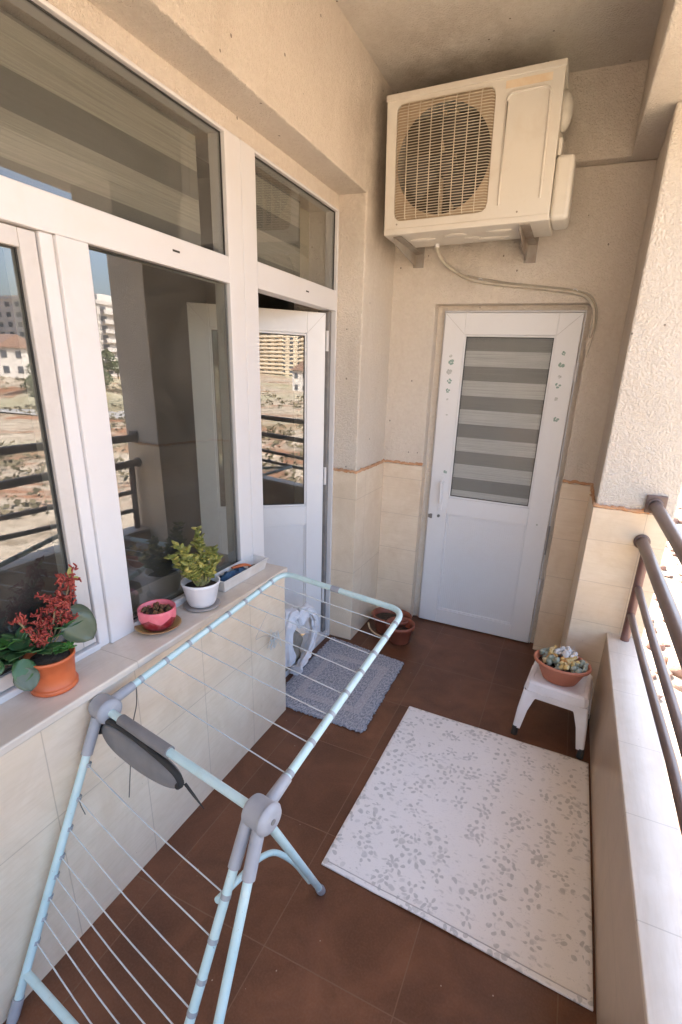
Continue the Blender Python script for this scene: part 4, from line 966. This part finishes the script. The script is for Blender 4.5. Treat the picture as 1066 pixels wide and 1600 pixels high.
# white pot with jade plant
pc = Vector((-1.165, 1.285, ZL)); t = thing('jade_plant', 'white glazed pot with a bushy yellow green jade plant on the window ledge', 'potted plant', pc)
lathe_thing([(0, 0), (.055, 0), (.064, .003), (.067, .006), (.064, .009), (.05, .006), (0, .005)], GSAU, 'saucer', t, pc)
lathe_thing([(0, .007), (.040, .007), (.046, .010), (.052, .022), (.066, .088), (.069, .092), (.0695, .100), (.066, .101), (.062, .097), (.058, .075), (0, .072)], WPOT, 'pot', t, pc)
lathe_thing([(0, .082), (.03, .084), (.060, .078)], SOIL, 'soil', t, pc)
st_ = MB(); m = MB(); my = MB(); rn = random.Random(14)
tips = [(-.035, -.060, .245), (-.050, -.075, .205), (-.020, -.040, .225), (.010, -.065, .185), (.015, -.050, .150), (-.005, -.020, .190), (.020, .0, .160), (-.045, .045, .235), (-.045, .055, .275), (.0, .055, .200), (-.010, .085, .190), (.015, .070, .160), (.020, .045, .140), (.030, .020, .130), (-.03, .015, .180), (.01, -.08, .165), (-.02, .075, .155), (.005, .095, .165)]
for i, tp in enumerate(tips):
    tp = Vector(tp); b_ = Vector((rn.uniform(-.012, .012), rn.uniform(-.012, .012), .08)); md = b_.lerp(tp, .55) + Vector((rn.uniform(-.01, .01), rn.uniform(-.01, .01), -.01))
    path = smooth([b_, md, tp], 6); st_.tube(path, [.0055 - .0035 * j_ / (len(path) - 1) for j_ in range(len(path))], 8)
    for j_, p_ in enumerate(path):
        if p_.z < .118: continue
        for s_ in range(3 if j_ < 9 else 5):
            a = rn.random() * 6.28; el = rn.uniform(.1, 1.0); d = Vector((math.cos(a) * math.cos(el), math.sin(a) * math.cos(el), math.sin(el)))
            (my if rn.random() < .16 else m).leaf(p_, d, Vector((rn.gauss(0, .3), rn.gauss(0, .3), 1)), rn.uniform(.018, .032), rn.uniform(.013, .021), .0034, .05, .1)
m.build('foliage', JADE, t, local=True); my.build('yellow_leaves', JADEY, t, local=True); st_.build('stems', mottled('jade_stem', (.30, .30, .08), (.20, .15, .07), 30, .7), t, local=True)

# white trough
t = thing('white_trough', 'narrow white plastic trough holding a blue cloth and an orange scoop, end of the ledge', 'trough', (-1.192, 1.55, ZL))
m = MB(); hx, hy = .040, .150
def rl(hx, hy, z): return [(-hx, -hy, z), (hx, -hy, z), (hx, hy, z), (-hx, hy, z)]
lo = [rl(hx - .008, hy - .010, .001), rl(hx, hy, .046), rl(hx + .004, hy + .004, .047), rl(hx + .004, hy + .004, .052), rl(hx - .002, hy - .002, .052), rl(hx - .009, hy - .011, .008)]
stack(m, lo); m.build('trough_body', TROUGH, t, local=True, bevel=.002)
t3 = tag(MB().ell((-1.192, 1.475, ZL + .034), (.026, .055, .022), seg=18, rings=10, bump=.6, seed=5).ell((-1.190, 1.545, ZL + .030), (.024, .04, .018), seg=18, rings=10, bump=.7, seed=8).build('blue_cloth', CLOTH_BLUE, loc=(-1.192, 1.50, ZL + .01)), 'crumpled dark blue cloth lying inside the white trough', 'cloth')
m = MB().tube(smooth([(-1.215, 1.53, ZL + .050), (-1.190, 1.575, ZL + .054), (-1.170, 1.60, ZL + .046)], 5), [.007, .009, .011, .012, .012, .012, .011, .010, .009, .008, .006], 10, flat=.5)
tag(m.build('orange_scoop', mottled('orange_scoop_plastic', (.60, .15, .04), (.5, .13, .05), 14, .5), loc=(-1.19, 1.57, ZL + .04)), 'orange plastic scoop resting on the rim of the white trough', 'scoop')
tag(MB().ell((-1.190, 1.655, ZL + .014), (.028, .030, .010), seg=14, rings=8, bump=.4, seed=2).build('soil_clump', SOIL, loc=(-1.19, 1.655, ZL + .01)), 'small heap of dark soil at the far end of the white trough', 'soil')

# ---------------------------------------------------------------- the ground outside
def ghz(x, y):
    r_0 = math.hypot(x, y); z = -5.0 + .5 * noise.noise(Vector((x * .06, y * .06, 1))) + .18 * noise.noise(Vector((x * .35, y * .35, 2)))
    a = math.degrees(math.atan2(x, y)); hill = max(0, min(1, (r_0 - 90) / 220))
    k = max(0, 1 - abs(a - 62) / 22) + .35 * max(0, 1 - abs(a - 110) / 60)
    z += hill * (k * 17 + 2.5 * noise.noise(Vector((x * .012, y * .012, 3))))
    # a cutting beside the house
    z += 1.6 * max(0, 1 - abs(y - 33 - .3 * x) / 5) * (1 + .5 * noise.noise(Vector((x * .3, y * .3, 7))))
    return z
vs = []; fs = []; rad = [0.0]; q = 1.0
while q < 2200: rad.append(q); q *= 1.075
NA = 160
for r_0 in rad:
    for k_ in range(NA):
        a = 2 * math.pi * k_ / NA; x, y = .5 + r_0 * math.sin(a), r_0 * math.cos(a); vs.append((x, y, ghz(x, y)))
for i in range(len(rad) - 1):
    for k_ in range(NA): fs.append((i * NA + k_, i * NA + (k_ + 1) % NA, (i + 1) * NA + (k_ + 1) % NA, (i + 1) * NA + k_))
n = N('sandy_ground'); p = n.pos()
c = n.mix(n.step(n.noise(p, .35, 5, .6), .35, .65), (.30, .245, .185), (.42, .36, .285)); c = n.mix(n.step(n.noise(p, .13, 6, .65, .6), .50, .58), c, (.24, .12, .07))
c = n.mix(n.math('MULTIPLY', n.step(n.noise(p, .45, 6, .75), .50, .60), .75), c, (.13, .10, .065)); c = n.mix(n.math('MULTIPLY', n.step(n.noise(p, .03, 4), .5, .62), .6), c, (.30, .29, .18))
c = n.mix(n.math('MULTIPLY', n.step(n.noise(p, 7, 4, .7), .5, .75), .35), c, (.38, .27, .19))
GROUND = n.fin(c, .95, n.bump(n.noise(p, 2.5, 6, .7), .9, .15), spec=.1)
struct(MB().add(vs, fs, True).build('ground', GROUND))
rk = MB(); rn = random.Random(31)
for i in range(900):
    y = rn.uniform(9, 42); x = 1.2 + y * .10 + rn.gauss(0, 1) * (1 + y * .07)
    if rn.random() < .35: y = rn.uniform(28, 38); x = rn.uniform(2, 12)
    if x < 1: continue
    r_0 = rn.uniform(.05, .20) * (1.8 if rn.random() < .12 else 1); rk.ell((x, y, ghz(x, y) + r_0 * .2), (r_0, r_0 * rn.uniform(.6, 1), r_0 * rn.uniform(.4, .8)), Matrix.Rotation(rn.random() * 3, 3, 'Z'), 7, 5, .9, rn.random() * 30)
o = rk.build('rubble', mottled('rubble_stone', (.30, .20, .14), (.22, .11, .075), .8, .9, .6, 8, .05)); o['kind'] = 'stuff'
sh = MB(); rn = random.Random(55)
for i in range(4200):
    a = rn.uniform(38, 72) if rn.random() < .6 else rn.uniform(112, 150); d = rn.uniform(16, 130) ** 1.0
    x, y = d * math.sin(R(a)), d * math.cos(R(a))
    if noise.noise(Vector((x * .05, y * .05, 9))) < -.05: continue
    h_ = rn.uniform(.12, .42) * (1 + d * .010); z = ghz(x, y)
    for q_ in range(5):
        c0 = Vector((x + rn.gauss(0, h_ * .5), y + rn.gauss(0, h_ * .5), z + h_ * rn.uniform(.1, .7))); d_1 = Vector((rn.gauss(0, 1), rn.gauss(0, 1), rn.gauss(0, .6))).normalized(); e = d_1.orthogonal().normalized()
        sh.add([c0 - d_1 * h_ * .4, c0 + e * h_ * .3, c0 + d_1 * h_ * .4, c0 - e * h_ * .3], [(0, 1, 2, 3)])
o = sh.build('scrub', mottled('dry_scrub', (.07, .06, .03), (.15, .12, .07), .8, .95)); o['kind'] = 'stuff'
# road
rd = MB(); P = [(x, 52 - .25 * x + 6 * math.sin(x * .03)) for x in range(4, 140, 4)]; vs = []; fs = []
for i, (x, y) in enumerate(P):
    for s_ in (-3, -1, 1, 3): vs.append((x, y + s_, ghz(x, y + s_) + .10))
for i in range(len(P) - 1):
    for j_ in range(3): q = i * 4 + j_; fs.append((q, q + 1, q + 5, q + 4))
ro = rd.add(vs, fs, True).build('road', mottled('pale_asphalt', (.24, .23, .22), (.32, .30, .28), .8, .9)); struct(ro)

def block(az, dist, W_, D_, H_, floors, bays, wall, label, rot=0, grp=None):
    x, y = dist * math.sin(R(az)), dist * math.cos(R(az)); z = ghz(x, y) - 1.0
    t = thing('apartment_block', label, 'building', (x, y, z), grp, rot=(0, 0, R(rot)))
    MB().box(-W_ / 2, W_ / 2, -D_ / 2, D_ / 2, 0, H_).build('wall', wall, t, local=True)
    MB().box(-W_ / 2 - .3, W_ / 2 + .3, -D_ / 2 - .3, D_ / 2 + .3, H_, H_ + .8).box(-W_ * .15, W_ * .15, -D_ * .2, D_ * .2, H_ + .8, H_ + 3.2).build('roof', wall, t, local=True)
    fh = H_ / floors; wn_ = MB(); bal = MB()
    for f in range(floors):
        z0 = f * fh + fh * .30; z1 = z0 + fh * .48
        for k_ in range(bays):
            x0_ = -W_ / 2 + (k_ + .28) * W_ / bays; x1_ = x0_ + W_ / bays * .44
            for sy in (-1, 1): wn_.box(x0_, x1_, *( (-D_ / 2 - .06, -D_ / 2 + .1) if sy < 0 else (D_ / 2 - .1, D_ / 2 + .06)), z0, z1)
            y0_ = -D_ / 2 + (k_ + .28) * D_ / bays; y1_ = y0_ + D_ / bays * .44
            for sx in (-1, 1): wn_.box(*((-W_ / 2 - .06, -W_ / 2 + .1) if sx < 0 else (W_ / 2 - .1, W_ / 2 + .06)), y0_, y1_, z0, z1)
        bal.box(-W_ / 2 - .9, -W_ / 2 + .01, -D_ * .42, -D_ * .08, f * fh, f * fh + 1.0).box(-W_ / 2 - .9, -W_ / 2 + .01, D_ * .08, D_ * .42, f * fh, f * fh + 1.0)
        bal.box(-W_ / 2 - .12, W_ / 2 + .12, -D_ / 2 - .12, D_ / 2 + .12, f * fh - .18, f * fh + .05)
    wo_ = wn_.build('windows', WINM, t, local=True); wo_['kind'] = 'stuff'; bal.build('balconies', wall, t, local=True)
    return t
WINM = mottled('far_window_glass', (.06, .07, .09), (.12, .12, .13), .3, .25); WB = mottled('white_render', (.62, .58, .53), (.52, .48, .44), .2, .9); CB = mottled('cream_render', (.66, .56, .42), (.58, .48, .35), .2, .9)
block(53.2, 165, 19, 19, 18, 8, 5, WB, 'tall white apartment tower standing alone across the valley, seen mirrored in the fixed window pane', -2)
block(56.2, 240, 22, 16, 17, 6, 5, CB, 'cream apartment block half behind the white tower')
block(131.5, 260, 18, 74, 24, 12, 13, CB, 'wide cream apartment block with rows of small windows, seen mirrored in the open door', 0)
block(118, 300, 20, 40, 24, 9, 7, WB, 'distant pale apartment block left of the wide cream one', 0)
def house(az, dist, W_, D_, H_, label):
    x, y = dist * math.sin(R(az)), dist * math.cos(R(az)); t = thing('house', label, 'house', (x, y, ghz(x, y) - .5), 'low houses on the hillside')
    MB().box(-W_ / 2, W_ / 2, -D_ / 2, D_ / 2, 0, H_).build('wall', WB, t, local=True)
    MB().prism([(-D_ / 2 - .5, H_), (D_ / 2 + .5, H_), (0, H_ + D_ * .28)], -W_ / 2 - .5, W_ / 2 + .5, 'x').build('roof', mottled('rust_roof', (.30, .18, .13), (.26, .17, .13), .5, .9), t, local=True)
    m = MB()
    for k_ in range(3):
        for z0 in ([1.0, 4.0] if H_ > 5 else [1.0]):
            m.box(-W_ / 2 - .05, -W_ / 2 + .1, -D_ / 2 + (k_ + .3) * D_ / 3, -D_ / 2 + (k_ + .7) * D_ / 3, z0, z0 + 1.4)
            m.box(-W_ / 2 + (k_ + .3) * W_ / 3, -W_ / 2 + (k_ + .7) * W_ / 3, -D_ / 2 - .05, -D_ / 2 + .1, z0, z0 + 1.4)
    o_ = m.build('windows', WINM, t, local=True); o_['kind'] = 'stuff'
house(129, 140, 16, 9, 6, 'long two storey house in front of the wide apartment block'); house(57.8, 128, 12, 9, 6, 'white two storey house in the middle of the hillside'); house(60.5, 150, 10, 10, 6, 'white house farther up the slope to the right'); house(55.2, 170, 14, 8, 4, 'long low white house left on the slope'); house(63.5, 120, 9, 8, 4, 'small house at the right end of the row')
def tree(x, y, h_, seed):
    q = random.Random(seed); z = ghz(x, y); t = thing('tree', 'dusty green broadleaf tree on the hillside below the houses', 'tree', (x, y, z), 'trees on the hillside')
    MB().tube([(0, 0, -.2), (.1, 0, h_ * .3), (.15, .1, h_ * .6)], [.22, .16, .08], 8).build('trunk', STEM, t, local=True)
    m = MB()
    for i in range(420):
        a = q.random() * 6.28; b_ = q.random() ** .5; zz = q.random(); rr = h_ * .38 * b_ * math.sin(math.pi * (zz * .8 + .15)); c0 = Vector((math.cos(a) * rr, math.sin(a) * rr, h_ * (.35 + .65 * zz))); d = Vector((q.gauss(0, 1), q.gauss(0, 1), q.gauss(0, .6))).normalized(); e = d.orthogonal().normalized(); s_ = h_ * .05
        m.add([c0 - d * s_, c0 + e * s_ * .6, c0 + d * s_, c0 - e * s_ * .6], [(0, 1, 2, 3)])
    m.build('crown', mottled('dusty_foliage', (.055, .075, .03), (.10, .11, .05), .5, .9), t, local=True)
rn = random.Random(77)
for i in range(16):
    a = rn.uniform(52, 68); d = rn.uniform(75, 150); tree(d * math.sin(R(a)), d * math.cos(R(a)), rn.uniform(4, 7), i)
